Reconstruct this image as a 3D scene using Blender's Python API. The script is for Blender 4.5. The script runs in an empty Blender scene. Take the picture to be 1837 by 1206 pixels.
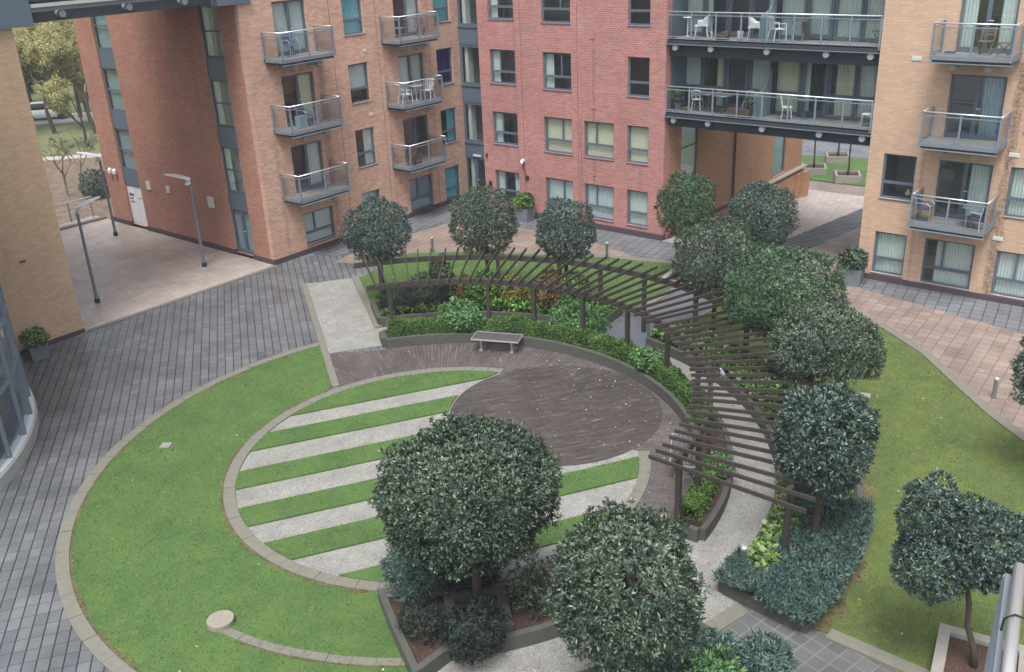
import bpy, math, random
import numpy as np
from mathutils import Matrix, Vector

R = math.radians
scene = bpy.context.scene
col = scene.collection
rng = np.random.default_rng(7)
random.seed(7)

# ------------------------------------------------------------------ camera, world, sun, exposure
cam_d = bpy.data.cameras.new("camera")
cam_d.sensor_width = 36.0
cam_d.lens = 36.0 * 1706 / 1837
cam_d.clip_start = 0.1
cam_d.clip_end = 1000
cam = bpy.data.objects.new("camera", cam_d)
col.objects.link(cam)
RW = ((0.62346, -0.334598, 0.706641), (-0.780758, -0.218572, 0.585357), (-0.041407, -0.916663, -0.397511))
m = Matrix.Identity(4)
for i in range(3):
    m[i][0] = RW[i][0]; m[i][1] = -RW[i][1]; m[i][2] = -RW[i][2]
m[2][3] = 12.8
cam.matrix_world = m
scene.camera = cam

SUN_EL, SUN_AZ = 64, 205          # azimuth: direction the light comes from, degrees from +X
world = bpy.data.worlds.new("World")
scene.world = world
world.use_nodes = True
wn = world.node_tree
for n in list(wn.nodes): wn.nodes.remove(n)
sky = wn.nodes.new("ShaderNodeTexSky"); sky.sky_type = 'NISHITA'; sky.sun_disc = False
sky.sun_elevation = R(SUN_EL); sky.sun_rotation = R(90 - SUN_AZ)
sky.dust_density = 4.0; sky.air_density = 1.0
hs = wn.nodes.new("ShaderNodeHueSaturation"); hs.inputs['Saturation'].default_value = 0.38
bg = wn.nodes.new("ShaderNodeBackground"); bg.inputs['Strength'].default_value = 0.12
wo = wn.nodes.new("ShaderNodeOutputWorld")
wn.links.new(sky.outputs[0], hs.inputs['Color']); wn.links.new(hs.outputs[0], bg.inputs[0]); wn.links.new(bg.outputs[0], wo.inputs[0])
sun_d = bpy.data.lights.new("sun", 'SUN'); sun_d.energy = 1.5; sun_d.angle = R(20); sun_d.color = (1, .985, .965)
sun = bpy.data.objects.new("sun", sun_d); col.objects.link(sun)
sdir = Vector((math.cos(R(SUN_AZ)) * math.cos(R(SUN_EL)), math.sin(R(SUN_AZ)) * math.cos(R(SUN_EL)), math.sin(R(SUN_EL))))
sun.rotation_euler = sdir.to_track_quat('Z', 'Y').to_euler()
sun.location = (0, 0, 60)
scene.view_settings.view_transform = 'Standard'
scene.view_settings.look = 'None'
scene.view_settings.exposure = 1.0
scene.view_settings.gamma = 1
scene.cycles.max_bounces = 6
scene.cycles.transparent_max_bounces = 16

# ------------------------------------------------------------------ material helpers
class NT:
    def __init__(s, name):
        s.m = bpy.data.materials.new(name); s.m.use_nodes = True; s.t = s.m.node_tree
        s.b = s.t.nodes["Principled BSDF"]; s.o = s.t.nodes["Material Output"]
    def n(s, kind, **k):
        q = s.t.nodes.new("ShaderNode" + kind)
        for a, v in k.items(): setattr(q, a, v)
        return q
    def l(s, a, b): s.t.links.new(a, b)
    def math(s, op, a, b=None, c=None):
        q = s.n("Math", operation=op)
        for i, v in enumerate((a, b, c)):
            if v is None: continue
            if hasattr(v, 'links'): s.l(v, q.inputs[i])
            else: q.inputs[i].default_value = v
        return q.outputs[0]
    def mix(s, f, a, b, blend='MIX'):
        q = s.n("Mix", data_type='RGBA', blend_type=blend)
        for sock, v in ((q.inputs[0], f), (q.inputs[6], a), (q.inputs[7], b)):
            if hasattr(v, 'links'): s.l(v, sock)
            elif isinstance(v, (int, float)): sock.default_value = v
            else: sock.default_value = (*v, 1)
        return q.outputs[2]
    def pos(s): return s.n("NewGeometry").outputs['Position']
    def noise(s, vec, scale, detail=3, rough=.55):
        q = s.n("TexNoise"); q.inputs['Scale'].default_value = scale; q.inputs['Detail'].default_value = detail
        q.inputs['Roughness'].default_value = rough
        s.l(vec, q.inputs['Vector']); return q.outputs[0]
    def ramp(s, f, stops):
        q = s.n("ValToRGB"); e = q.color_ramp.elements
        while len(e) < len(stops): e.new(.5)
        for i, (p, c) in enumerate(stops):
            e[i].position = p; e[i].color = (*c, 1) if not isinstance(c, (int, float)) else (c, c, c, 1)
        s.l(f, q.inputs[0]); return q.outputs[0]
    def mapping(s, vec, loc=(0, 0, 0), rot=(0, 0, 0), scale=(1, 1, 1)):
        q = s.n("Mapping"); q.inputs['Location'].default_value = loc; q.inputs['Rotation'].default_value = rot
        q.inputs['Scale'].default_value = scale; s.l(vec, q.inputs[0]); return q.outputs[0]
    def bump(s, h, strength=.4, dist=.02):
        q = s.n("Bump"); q.inputs['Strength'].default_value = strength; q.inputs['Distance'].default_value = dist
        s.l(h, q.inputs['Height']); s.l(q.outputs[0], s.b.inputs['Normal'])
    def col(s, c):
        if hasattr(c, 'links'): s.l(c, s.b.inputs['Base Color'])
        else: s.b.inputs['Base Color'].default_value = (*c, 1)
    def rough(s, r):
        if hasattr(r, 'links'): s.l(r, s.b.inputs['Roughness'])
        else: s.b.inputs['Roughness'].default_value = r

def h(x):      # sRGB hex -> linear
    return tuple(((v / 255 / 12.92) if v / 255 < .04045 else ((v / 255 + .055) / 1.055) ** 2.4) for v in (int(x[i:i + 2], 16) for i in (0, 2, 4)))

def plain(name, c, rough=.6, metal=0, vary=.15, scale=3.0):
    t = NT(name)
    k = t.noise(t.pos(), scale, 5)
    t.col(t.mix(k, tuple(v * (1 - vary) for v in c), tuple(min(1, v * (1 + vary)) for v in c)))
    t.rough(rough); t.b.inputs['Metallic'].default_value = metal
    return t.m

def brick_wall(name, c1, c2, mortar, stain=.25, msize=.009, drips=()):
    t = NT(name)
    p = t.pos(); sp = t.n("SeparateXYZ"); t.l(p, sp.inputs[0])
    u = t.math('ADD', sp.outputs[0], sp.outputs[1])
    cb = t.n("CombineXYZ"); t.l(u, cb.inputs[0]); t.l(sp.outputs[2], cb.inputs[1])
    b = t.n("TexBrick"); t.l(cb.outputs[0], b.inputs['Vector'])
    b.inputs['Scale'].default_value = 1; b.inputs['Brick Width'].default_value = .25; b.inputs['Row Height'].default_value = .083
    b.inputs['Mortar Size'].default_value = msize; b.inputs['Mortar Smooth'].default_value = .2; b.inputs['Bias'].default_value = 0.0
    b.inputs['Color1'].default_value = (*c1, 1); b.inputs['Color2'].default_value = (*c2, 1); b.inputs['Mortar'].default_value = (*mortar, 1)
    big = t.noise(p, .45, 4, .6)
    st = t.ramp(big, [(.35, (1 - stain,) * 3), (.65, (1.0, 1.0, 1.0))])
    c = t.mix(1.0, b.outputs[0], st, 'MULTIPLY')
    streak = t.noise(t.mapping(p, scale=(1.6, 1.6, .12)), 1.2, 4, .65)
    c = t.mix(t.ramp(streak, [(.55, 0), (.8, .35)]), c, tuple(v * .55 for v in c1))
    pat = t.noise(t.mapping(cb.outputs[0], scale=(1.2, 5.5, 1)), 1.0, 3, .7)
    c = t.mix(t.ramp(pat, [(.45, 0), (.75, .45)]), c, tuple(v * .68 for v in c1))
    for (du, dw, dz, dk) in drips:            # water stains running down the wall
        a = t.math('ABSOLUTE', t.math('SUBTRACT', u, du))
        wob = t.noise(t.mapping(cb.outputs[0], scale=(3.0, .8, 1)), 1.5, 5, .7)
        a = t.math('ADD', a, t.math('MULTIPLY', t.math('SUBTRACT', wob, .5), dw * 3.2))
        q = t.n("MapRange"); q.inputs['From Min'].default_value = dw; q.inputs['From Max'].default_value = dw * .2; q.inputs['To Max'].default_value = dk
        t.l(a, q.inputs[0])
        below = t.math('LESS_THAN', sp.outputs[2], dz)
        fine = t.ramp(t.noise(cb.outputs[0], 9, 3, .7), [(.4, .3), (.6, 1)])
        c = t.mix(t.math('MULTIPLY', t.math('MULTIPLY', q.outputs[0], below), fine), c, tuple(v * .22 for v in c1))
    t.col(c); t.rough(.85)
    t.bump(t.math('SUBTRACT', 1.0, b.outputs[1]), .3, .01)
    return t.m

def paver(name, c1, c2, joint, rot, w, hh, js, offset=0.0, sheen=(.35, .75), origin=(0, 0), spots=.15, var=.35, polar=None, streak=0, rowj=0, nb=.25):
    t = NT(name)
    p = t.pos()
    if polar:
        sp = t.n("SeparateXYZ"); t.l(p, sp.inputs[0])
        dx = t.math('SUBTRACT', sp.outputs[0], polar[0]); dy = t.math('SUBTRACT', sp.outputs[1], polar[1])
        ang = t.math('MULTIPLY', t.math('ARCTAN2', dy, dx), polar[2])
        rad = t.math('SQRT', t.math('ADD', t.math('MULTIPLY', dx, dx), t.math('MULTIPLY', dy, dy)))
        cb = t.n("CombineXYZ"); t.l(rad, cb.inputs[0]); t.l(ang, cb.inputs[1]); v = cb.outputs[0]
    else:
        v = t.mapping(p, loc=(origin[0], origin[1], 0), rot=(0, 0, R(-rot)))
    b = t.n("TexBrick"); t.l(v, b.inputs['Vector']); b.offset = offset
    b.inputs['Scale'].default_value = 1; b.inputs['Brick Width'].default_value = w; b.inputs['Row Height'].default_value = hh
    b.inputs['Mortar Size'].default_value = js; b.inputs['Mortar Smooth'].default_value = .1
    b.inputs['Color1'].default_value = (*c1, 1); b.inputs['Color2'].default_value = (*c2, 1); b.inputs['Mortar'].default_value = (*joint, 1)
    n1 = t.noise(p, .6, 5, .6)
    c0 = b.outputs[0]
    if rowj:                                   # wider open joint along every row
        sv = t.n("SeparateXYZ"); t.l(v, sv.inputs[0])
        fr = t.math('FRACT', t.math('DIVIDE', sv.outputs[1], hh))
        dd = t.math('MULTIPLY', t.math('MINIMUM', fr, t.math('SUBTRACT', 1.0, fr)), hh)
        c0 = t.mix(t.math('LESS_THAN', dd, rowj), c0, joint)
    c = t.mix(1.0, c0, t.ramp(n1, [(.3, (1 - var,) * 3), (.7, (1.05,) * 3)]), 'MULTIPLY')
    n2 = t.noise(p, 9, 4, .7)
    c = t.mix(t.ramp(n2, [(.55, 0), (.75, spots)]), c, tuple(min(1, x * 2.0) for x in c2))
    if streak:
        sk = t.noise(t.mapping(v, scale=(1.3, 11, 1)), 1.0, 4, .75)
        c = t.mix(t.ramp(sk, [(.56, 0), (.72, streak)]), c, h('a39c98'))
    t.col(c)
    n3 = t.noise(p, .8, 4)
    t.rough(t.math('MULTIPLY_ADD', n3, sheen[1] - sheen[0], sheen[0]))
    t.bump(t.math('ADD', t.math('SUBTRACT', 1.0, b.outputs[1]), t.math('MULTIPLY', n2, nb)), .5, .012)
    return t.m

def leafy(name, cols, rough=.42, spec=.5, dead=0):
    t = NT(name)
    g = t.n("NewGeometry")
    st = [(i / max(1, len(cols) - 1) * (1 - dead), c) for i, c in enumerate(cols)]
    if dead: st += [(1 - dead * .98, h('75604a')), (1, h('5d4a3a'))]
    c = t.ramp(g.outputs['Random Per Island'], st)
    k = t.noise(g.outputs['Position'], 1.6, 2)
    c = t.mix(1.0, c, t.ramp(k, [(.35, (.72, .74, .76)), (.65, (1.12, 1.1, 1.04))]), 'MULTIPLY')
    t.col(c); t.rough(rough); t.b.inputs['Specular IOR Level'].default_value = spec
    return t.m

def soil(name, c1, c2, sc=22):
    t = NT(name); p = t.pos()
    a = t.noise(p, sc, 4, .7); b = t.noise(p, 1.5, 4)
    c = t.ramp(a, [(.35, c1), (.62, c2)])
    c = t.mix(1.0, c, t.ramp(b, [(.3, (.7,) * 3), (.7, (1.15,) * 3)]), 'MULTIPLY')
    t.col(c); t.rough(.95); t.bump(a, .6, .03)
    return t.m

def lawn_mat(name, c1, c2, c3):
    t = NT(name); p = t.pos()
    a = t.noise(p, 38, 3, .75); b = t.noise(p, .9, 5, .6); d = t.noise(p, 4.5, 4, .65)
    c = t.mix(t.ramp(b, [(.35, 0), (.7, 1)]), c1, c2)
    c = t.mix(t.ramp(d, [(.52, 0), (.75, .7)]), c, c3)
    c = t.mix(1.0, c, t.ramp(a, [(.3, (.55,) * 3), (.7, (1.35,) * 3)]), 'MULTIPLY')
    t.col(c); t.rough(.9); t.bump(a, .8, .03)
    return t.m

def gravel_mat(name, c1, c2, c3):
    t = NT(name); p = t.pos()
    v = t.n("TexVoronoi"); v.inputs['Scale'].default_value = 75; t.l(p, v.inputs['Vector'])
    sep = t.n("SeparateColor"); t.l(v.outputs['Color'], sep.inputs[0])
    c = t.ramp(sep.outputs[0], [(0, c1), (.5, c2), (1, c3)])
    b = t.noise(p, 1.3, 5, .65)
    c = t.mix(1.0, c, t.ramp(b, [(.3, (.78,) * 3), (.68, (1.08,) * 3)]), 'MULTIPLY')
    k = t.noise(p, 12, 4, .8)
    c = t.mix(t.ramp(k, [(.6, 0), (.74, .55)]), c, (.09, .08, .065))
    dd = t.noise(p, 3.2, 5, .75); c = t.mix(t.ramp(dd, [(.5, 0), (.7, .4)]), c, (.13, .12, .095))
    t.col(c); t.rough(.9); t.bump(v.outputs['Distance'], .7, .02)
    return t.m

def glass_mat(name, tint, refl=1.0):
    t = NT(name); t.t.nodes.remove(t.b)
    tr = t.n("BsdfTransparent"); tr.inputs[0].default_value = (*tint, 1)
    gl = t.n("BsdfGlossy"); gl.inputs['Roughness'].default_value = .02; gl.inputs[0].default_value = (.92, .96, 1, 1)
    lw = t.n("LayerWeight"); lw.inputs[0].default_value = .5
    f2 = t.math('MULTIPLY_ADD', t.math('POWER', lw.outputs['Facing'], 3.2), refl * .85, .10 * refl)
    mx = t.n("MixShader"); t.l(f2, mx.inputs[0]); t.l(tr.outputs[0], mx.inputs[1]); t.l(gl.outputs[0], mx.inputs[2])
    t.l(mx.outputs[0], t.o.inputs[0])
    return t.m

M = {}
M['pink_brick'] = brick_wall("pink_brick", h('d6ae96'), h('bb8e7c'), h('c6b0a4'), .14, drips=((58.75, .22, 8.1, .7), (55.95, .12, 5.2, .4), (62.5, .1, 8, .35), (64.9, .14, 5.3, .35)))
M['red_brick'] = brick_wall("red_brick", h('b67e78'), h('a06862'), h('bfa29f'), .16, drips=((58.45, .12, 4.9, .45), (57.75, .08, 8.4, .5), (62.0, .12, 20, .25), (55.4, .1, 3, .3)))
M['dark_red_brick'] = brick_wall("dark_red_brick", h('b88370'), h('a67060'), h('ab9488'), .2)
M['tan_brick'] = brick_wall("tan_brick", h('d0b098'), h('c2a189'), h('b49d8b'), .12, drips=((41.22, .26, 8.1, .85), (41.3, .12, 20, .5), (43.95, .09, 5.2, .4), (43.4, .05, 20, .35)))
M['yellow_brick'] = brick_wall("yellow_brick", h('d2b396'), h('c5a486'), h('b09a83'), .12)
M['orange_brick'] = brick_wall("orange_brick", h('b98a69'), h('a97b5b'), h('957a64'), .16)
M['plinth'] = plain("plinth_brick", h('4d4248'), .8)
M['frame'] = plain("window_frame_paint", h('586473'), .45, vary=.06)
M['spandrel'] = plain("spandrel_panel", h('5c6a79'), .4, vary=.06)
M['dark_steel'] = plain("dark_soffit_steel", h('363d47'), .5)
M['rail_frame'] = plain("railing_paint", h('78828f'), .4, vary=.08)
M['chrome'] = plain("stainless_rail", h('d4d6d8'), .32, .55, .05)
M['deck'] = plain("balcony_deck", h('858381'), .8, vary=.3, scale=6)
M['deck_edge'] = plain("balcony_channel", h('757c84'), .55, vary=.2, scale=4)
M['pipe_end'] = plain("bracket_end", h('8f9499'), .45)
M['glass'] = glass_mat("window_glass", (.90, .96, .97))
M['clear'] = glass_mat("railing_glass", (.80, .85, .87), .8)
M['frost'] = plain("frosted_screen", h('8aa0a8'), .35)
M['interior'] = plain("interior_wall", (.50, .50, .50), .9)
M['curtain'] = plain("pale_curtain", h('c4ccc6'), .9, vary=.1)
M['blind'] = plain("roller_blind", h('b9c6c6'), .9, vary=.04)
M['cream'] = plain("cream_blind", h('cfcab0'), .9, vary=.05)
M['teal'] = plain("teal_curtain", h('74b6c0'), .9, vary=.1)
M['purple'] = plain("purple_curtain", h('3f2a6a'), .9, vary=.1)
M['white'] = plain("white_plastic", (.78, .79, .80), .4, vary=.03)
M['white_metal'] = plain("white_paint", (.72, .74, .76), .4, vary=.03)
M['grey_metal'] = plain("grey_table_metal", h('7c8790'), .4, .3)
M['teak'] = plain("weathered_teak", h('6d5a4c'), .7, vary=.25, scale=20)
M['blue_fabric'] = plain("blue_sling", h('4a5672'), .8)
M['black'] = plain("black_plastic", (.02, .02, .022), .5)
M['bark'] = plain("tree_bark", h('4a423a'), .9, vary=.35, scale=14)
M['pergola'] = plain("dark_stained_timber", h('3e3935'), .65, vary=.35, scale=9)
M['pergola_side'] = M['pergola']
M['bench_wood'] = plain("bench_slat_timber", h('5b5356'), .6, vary=.3, scale=16)
M['concrete'] = plain("weathered_concrete", h('8d8a82'), .85, vary=.25, scale=5)
M['kerb'] = plain("kerb_concrete", h('747268'), .85, vary=.22, scale=6)
M['mosswall'] = plain("mossy_concrete", h('4f504a'), .9, vary=.3, scale=5)
M['stone'] = plain("pale_stone", h('8f897c'), .8, vary=.18, scale=5)
M['lamp'] = plain("lamp_paint", h('727c8c'), .4, .2, .1)
M['lamp_top'] = plain("lamp_reflector", h('dde1e4'), .35, .0, .06)
M['steel'] = plain("brushed_steel", h('9aa0a4'), .35, .8)
M['planter'] = plain("slate_planter", h('6f767d'), .7, vary=.2, scale=4)
M['soil'] = soil("bark_mulch", h('2e2420'), h('574138'))
M['dirt'] = soil("bare_earth", h('4a4630'), h('6f6546'), 14)
M['bay_wall'] = plain("pale_render", h('a7a9a3'), .8)
M['pigeon'] = plain("pigeon_feathers", h('a4a6b2'), .7, vary=.25, scale=30)

M['grey_paver'] = paver("grey_paver", h('787b7e'), h('686b6f'), h('383b3f'), 54.5, .37, .26, .008, .0, (.24, .55), spots=.12, rowj=.015, nb=0, var=.42)
M['grid_paver'] = paver("grid_paver", h('7c7f84'), h('6e7176'), h('46484c'), 8, .38, .38, .016, .0, (.3, .7))
M['tan_slab'] = paver("tan_slab", h('998b83'), h('8a7b72'), h('685d57'), 3, .37, .37, .010, .0, (.35, .8), spots=.2)
M['tan_passage'] = paver("tan_passage_slab", h('b7aba4'), h('aa9d95'), h('8d827a'), 14, .36, .36, .009, .5, (.25, .6), spots=.2, var=.22)
M['path_paver'] = paver("dark_square_paver", h('666767'), h('585a5a'), h('787672'), 77, .31, .31, .016, .0, (.5, .85), spots=.2)
M['ring_brick'] = paver("ring_clay_paver", h('696160'), h('595252'), h('413b3a'), 0, .5, .11, .008, .5, (.4, .75), spots=.25, polar=(15.5, 15.6, 6.2), streak=.35)
M['disc_brick'] = paver("disc_clay_paver", h('564f4c'), h('484240'), h('34302e'), -33.4, .5, .11, .008, .5, (.35, .7), spots=.32, streak=.5)
M['passage_grid'] = paver("dark_grid_paver", h('6a6b70'), h('5e5f64'), h('2c2d31'), 74, .6, .46, .03, .0, (.4, .75), rowj=.05)
M['tarmac'] = plain("grey_tarmac", h('5c6068'), .8, vary=.25, scale=5)
M['gravel'] = gravel_mat("pale_gravel", h('757571'), h('989893'), h('b3b2ac'))
M['lawn'] = lawn_mat("lawn_grass", h('486535'), h('58753b'), h('6b793e'))
M['lawn_b'] = lawn_mat("olive_lawn_grass", h('4f5f34'), h('65743a'), h('7c7c42'))
M['blade'] = leafy("grass_blades", [h('466534'), h('577a3c'), h('6d8546')], .6, .2)
M['park'] = lawn_mat("park_grass", h('636f4a'), h('76794f'), h('8c8466'))
M['path'] = plain("park_path", h('a5a29b'), .9, vary=.12)
M['park_soil'] = soil("park_soil", h('5d4f43'), h('7f6e5e'), 6)

TREE = [h('2b3a32'), h('3a4c40'), h('4c5f51'), h('647762'), h('8a9681')]
M['leaf'] = leafy("evergreen_leaf", TREE, .5, .4, .008)
M['leaf_b'] = leafy("bluish_evergreen_leaf", [h('293937'), h('364a44'), h('465c54'), h('5e756b'), h('88988f')], .48, .45)
M['leaf_p'] = leafy("pale_evergreen_leaf", [h('34443a'), h('46594c'), h('58695a'), h('71806d'), h('939c8a')], .5, .4)
M['leaf_g'] = leafy("green_evergreen_leaf", [h('2c4635'), h('385640'), h('46664c'), h('5d7a5b'), h('7d9173')], .5, .4)
M['hedge'] = leafy("box_hedge_leaf", [h('344a28'), h('486534'), h('5c7e40'), h('74964e')], .5, .4)
M['fresh'] = leafy("fresh_green_leaf", [h('486e46'), h('5d8856'), h('7ba46c')], .5, .4)
M['ivy'] = leafy("bergenia_leaf", [h('2c4a22'), h('446c30'), h('5f8a40'), h('8fae5c')], .4, .5)
M['broad'] = leafy("light_broad_leaf", [h('486638'), h('638248'), h('849c60'), h('a2b278')], .45, .4)
M['juniper'] = leafy("juniper_needles", [h('3d5350'), h('4b645f'), h('5d776f'), h('789088')], .6, .3)
M['conifer'] = leafy("dark_yew_needles", [h('232e2a'), h('2e3a34'), h('3d4a42')], .6, .3)
M['rust'] = leafy("rusty_red_leaf", [h('6b4a38'), h('866648'), h('66704a'), h('8f7552')], .5, .4)
M['gold'] = leafy("yellow_green_leaf", [h('6d7a40'), h('939050'), h('a48a54')], .5, .4)
M['spring'] = leafy("spring_yellow_leaf", [h('8a8c5a'), h('a8a570'), h('c4bc80'), h('8c8b74')], .7, .2)
M['wood'] = leafy("far_wood_foliage", [h('747c62'), h('868a6c'), h('a09e78'), h('6a745e')], .8, .1)
M['twig'] = leafy("bare_twig", [h('6b6456'), h('807865')], .9, .1)
M['litter'] = leafy("fallen_leaf", [h('8a7a5a'), h('b5a98a'), h('c9c0a8'), h('74553c')], .8, .2)

# ------------------------------------------------------------------ mesh builder
class MB:
    def __init__(s): s.v = []; s.f = []
    def add(s, vs, fs):
        k = len(s.v); s.v += [tuple(v) for v in vs]; s.f += [tuple(i + k for i in f) for f in fs]; return s
    def hexa(s, p):
        return s.add(p, [(0, 3, 2, 1), (4, 5, 6, 7), (0, 1, 5, 4), (1, 2, 6, 5), (2, 3, 7, 6), (3, 0, 4, 7)])
    def box(s, c, size, rz=0):
        x, y, z = (q / 2 for q in size); ca, sa = math.cos(rz), math.sin(rz)
        P = [(-x, -y, -z), (x, -y, -z), (x, y, -z), (-x, y, -z), (-x, -y, z), (x, -y, z), (x, y, z), (-x, y, z)]
        return s.hexa([(c[0] + a * ca - b * sa, c[1] + a * sa + b * ca, c[2] + d) for a, b, d in P])
    def bar(s, a, b, w, hh=None, up=(0, 0, 1)):        # rectangular bar from a to b
        hh = hh or w; a = Vector(a); b = Vector(b); d = (b - a).normalized(); u = Vector(up)
        if abs(d.dot(u)) > .98: u = Vector((1, 0, 0))
        sd = d.cross(u).normalized(); u = sd.cross(d).normalized()
        q = [(-1, -1), (1, -1), (1, 1), (-1, 1)]
        return s.hexa([tuple(a + sd * (i * w / 2) + u * (j * hh / 2)) for i, j in q] + [tuple(b + sd * (i * w / 2) + u * (j * hh / 2)) for i, j in q])
    def tube(s, pts, rad, n=8, cap=True):
        pts = [Vector(p) for p in pts]; rr = rad if isinstance(rad, (list, tuple)) else [rad] * len(pts)
        rings = []; prev = None
        for i, p in enumerate(pts):
            d = (pts[min(i + 1, len(pts) - 1)] - pts[max(i - 1, 0)]).normalized()
            u = prev if prev is not None else (Vector((0, 0, 1)) if abs(d.z) < .9 else Vector((1, 0, 0)))
            a = d.cross(u).normalized(); u = a.cross(d).normalized(); prev = u
            rings.append([tuple(p + (a * math.cos(t) + u * math.sin(t)) * rr[i]) for t in (2 * math.pi * k / n for k in range(n))])
        vs = [q for r_ in rings for q in r_]; fs = []
        for i in range(len(pts) - 1):
            for k in range(n):
                fs.append((i * n + k, i * n + (k + 1) % n, (i + 1) * n + (k + 1) % n, (i + 1) * n + k))
        if cap: fs += [tuple(range(n))[::-1], tuple((len(pts) - 1) * n + k for k in range(n))]
        return s.add(vs, fs)
    def lathe(s, c, prof, n=20):
        vs = []; fs = []
        for r_, z in prof:
            vs += [(c[0] + r_ * math.cos(2 * math.pi * k / n), c[1] + r_ * math.sin(2 * math.pi * k / n), c[2] + z) for k in range(n)]
        for i in range(len(prof) - 1):
            for k in range(n): fs.append((i * n + k, i * n + (k + 1) % n, (i + 1) * n + (k + 1) % n, (i + 1) * n + k))
        fs += [tuple(range(n))[::-1], tuple((len(prof) - 1) * n + k for k in range(n))]
        return s.add(vs, fs)
    def sheet(s, pts, z):
        return s.add([(p[0], p[1], z if not callable(z) else z(p)) for p in pts], [tuple(range(len(pts)))])
    def prism(s, pts, z0, z1):
        n = len(pts)
        return s.add([(p[0], p[1], z0) for p in pts] + [(p[0], p[1], z1) for p in pts],
                     [tuple(range(n))[::-1], tuple(range(n, 2 * n))] + [(i, (i + 1) % n, n + (i + 1) % n, n + i) for i in range(n)])
    def arcwall(s, c, r0, r1, a0, a1, z0, z1, n=48, joints=0):
        vs = []; fs = []
        for k in range(n + 1):
            a = R(a0 + (a1 - a0) * k / n)
            for r_, z in ((r0, z0), (r1, z0), (r1, z1), (r0, z1)):
                vs.append((c[0] + r_ * math.cos(a), c[1] + r_ * math.sin(a), z))
        for k in range(n):
            i = k * 4; j = i + 4
            fs += [(i, i + 1, j + 1, j), (i + 1, i + 2, j + 2, j + 1), (i + 2, i + 3, j + 3, j + 2), (i + 3, i, j, j + 3)]
        fs += [(0, 3, 2, 1), (n * 4, n * 4 + 1, n * 4 + 2, n * 4 + 3)]
        return s.add(vs, fs)
    def build(s, name, mat, parent=None, smooth=False, fix=True):
        me = bpy.data.meshes.new(name); me.from_pydata(s.v, [], s.f); me.update()
        return link(name, me, mat, parent, smooth, fix)

def link(name, me, mat, parent=None, smooth=False, fix=False):
    if fix:
        import bmesh
        b = bmesh.new(); b.from_mesh(me); bmesh.ops.recalc_face_normals(b, faces=b.faces); b.to_mesh(me); b.free()
    me.materials.append(M[mat] if isinstance(mat, str) else mat)
    if smooth:
        me.polygons.foreach_set("use_smooth", [True] * len(me.polygons))
    o = bpy.data.objects.new(name, me); col.objects.link(o)
    if parent is not None:
        o.parent = parent
        L = parent.get('_loc')
        if L is not None: o.matrix_parent_inverse = Matrix.Translation(-Vector(L))
    return o

def thing(name, label, cat, loc=(0, 0, 0), group=None, local=False):
    o = bpy.data.objects.new(name, None); col.objects.link(o); o.location = loc
    o['label'] = label; o['category'] = cat
    if group: o['group'] = group
    if not local: o['_loc'] = list(loc)       # parts given in world coordinates
    return o
def tag(o, label, cat, group=None):
    o['label'] = label; o['category'] = cat
    if group: o['group'] = group
    return o
def struct(o): o['kind'] = 'structure'; return o
def stuff(o, label=None, cat=None):
    o['kind'] = 'stuff'
    if label: o['label'] = label; o['category'] = cat
    return o
def dup(root, loc, rz=0, label=None, group=None):
    r_ = root.copy(); col.objects.link(r_); r_.location = loc; r_.rotation_euler = (0, 0, rz)
    if label: r_['label'] = label
    if group: r_['group'] = group
    for ch in list(root.children):
        c = ch.copy(); col.objects.link(c); c.parent = r_
        for g in list(ch.children):
            d = g.copy(); col.objects.link(d); d.parent = c
    return r_

# ------------------------------------------------------------------ leaf clouds (numpy)
def leaf_mesh(name, P, N, length, width, per, spread, seed, up=.25):
    rg = np.random.default_rng(seed)
    n = len(P); P = np.repeat(P, per, 0); A = np.repeat(N, per, 0)
    rnd = rg.normal(size=A.shape); rnd /= np.linalg.norm(rnd, axis=1)[:, None]
    D = A * (1 - spread) + rnd * spread; D[:, 2] += up; D /= np.linalg.norm(D, axis=1)[:, None]
    S = np.cross(D, A + rg.normal(size=A.shape) * .35); S /= np.linalg.norm(S, axis=1)[:, None] + 1e-9
    L = length * rg.uniform(.65, 1.25, (len(P), 1)); Wd = width * rg.uniform(.75, 1.2, (len(P), 1))
    nr = np.cross(S, D)
    b = P + rg.normal(size=P.shape) * length * .12
    v = np.stack([b, b + D * L * .5 + S * Wd * .5 + nr * Wd * .12, b + D * L - nr * L * .12, b + D * L * .5 - S * Wd * .5 + nr * Wd * .12], 1).reshape(-1, 3)
    return quads(name, v)

def quads(name, v, k=4):
    me = bpy.data.meshes.new(name); nf = len(v) // k
    me.vertices.add(len(v)); me.vertices.foreach_set("co", np.ascontiguousarray(v, dtype=np.float32).ravel())
    me.loops.add(len(v)); me.loops.foreach_set("vertex_index", np.arange(len(v), dtype=np.int32))
    me.polygons.add(nf); me.polygons.foreach_set("loop_start", np.arange(0, len(v), k, dtype=np.int32))
    me.update(calc_edges=True); me.validate()
    return me

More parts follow.
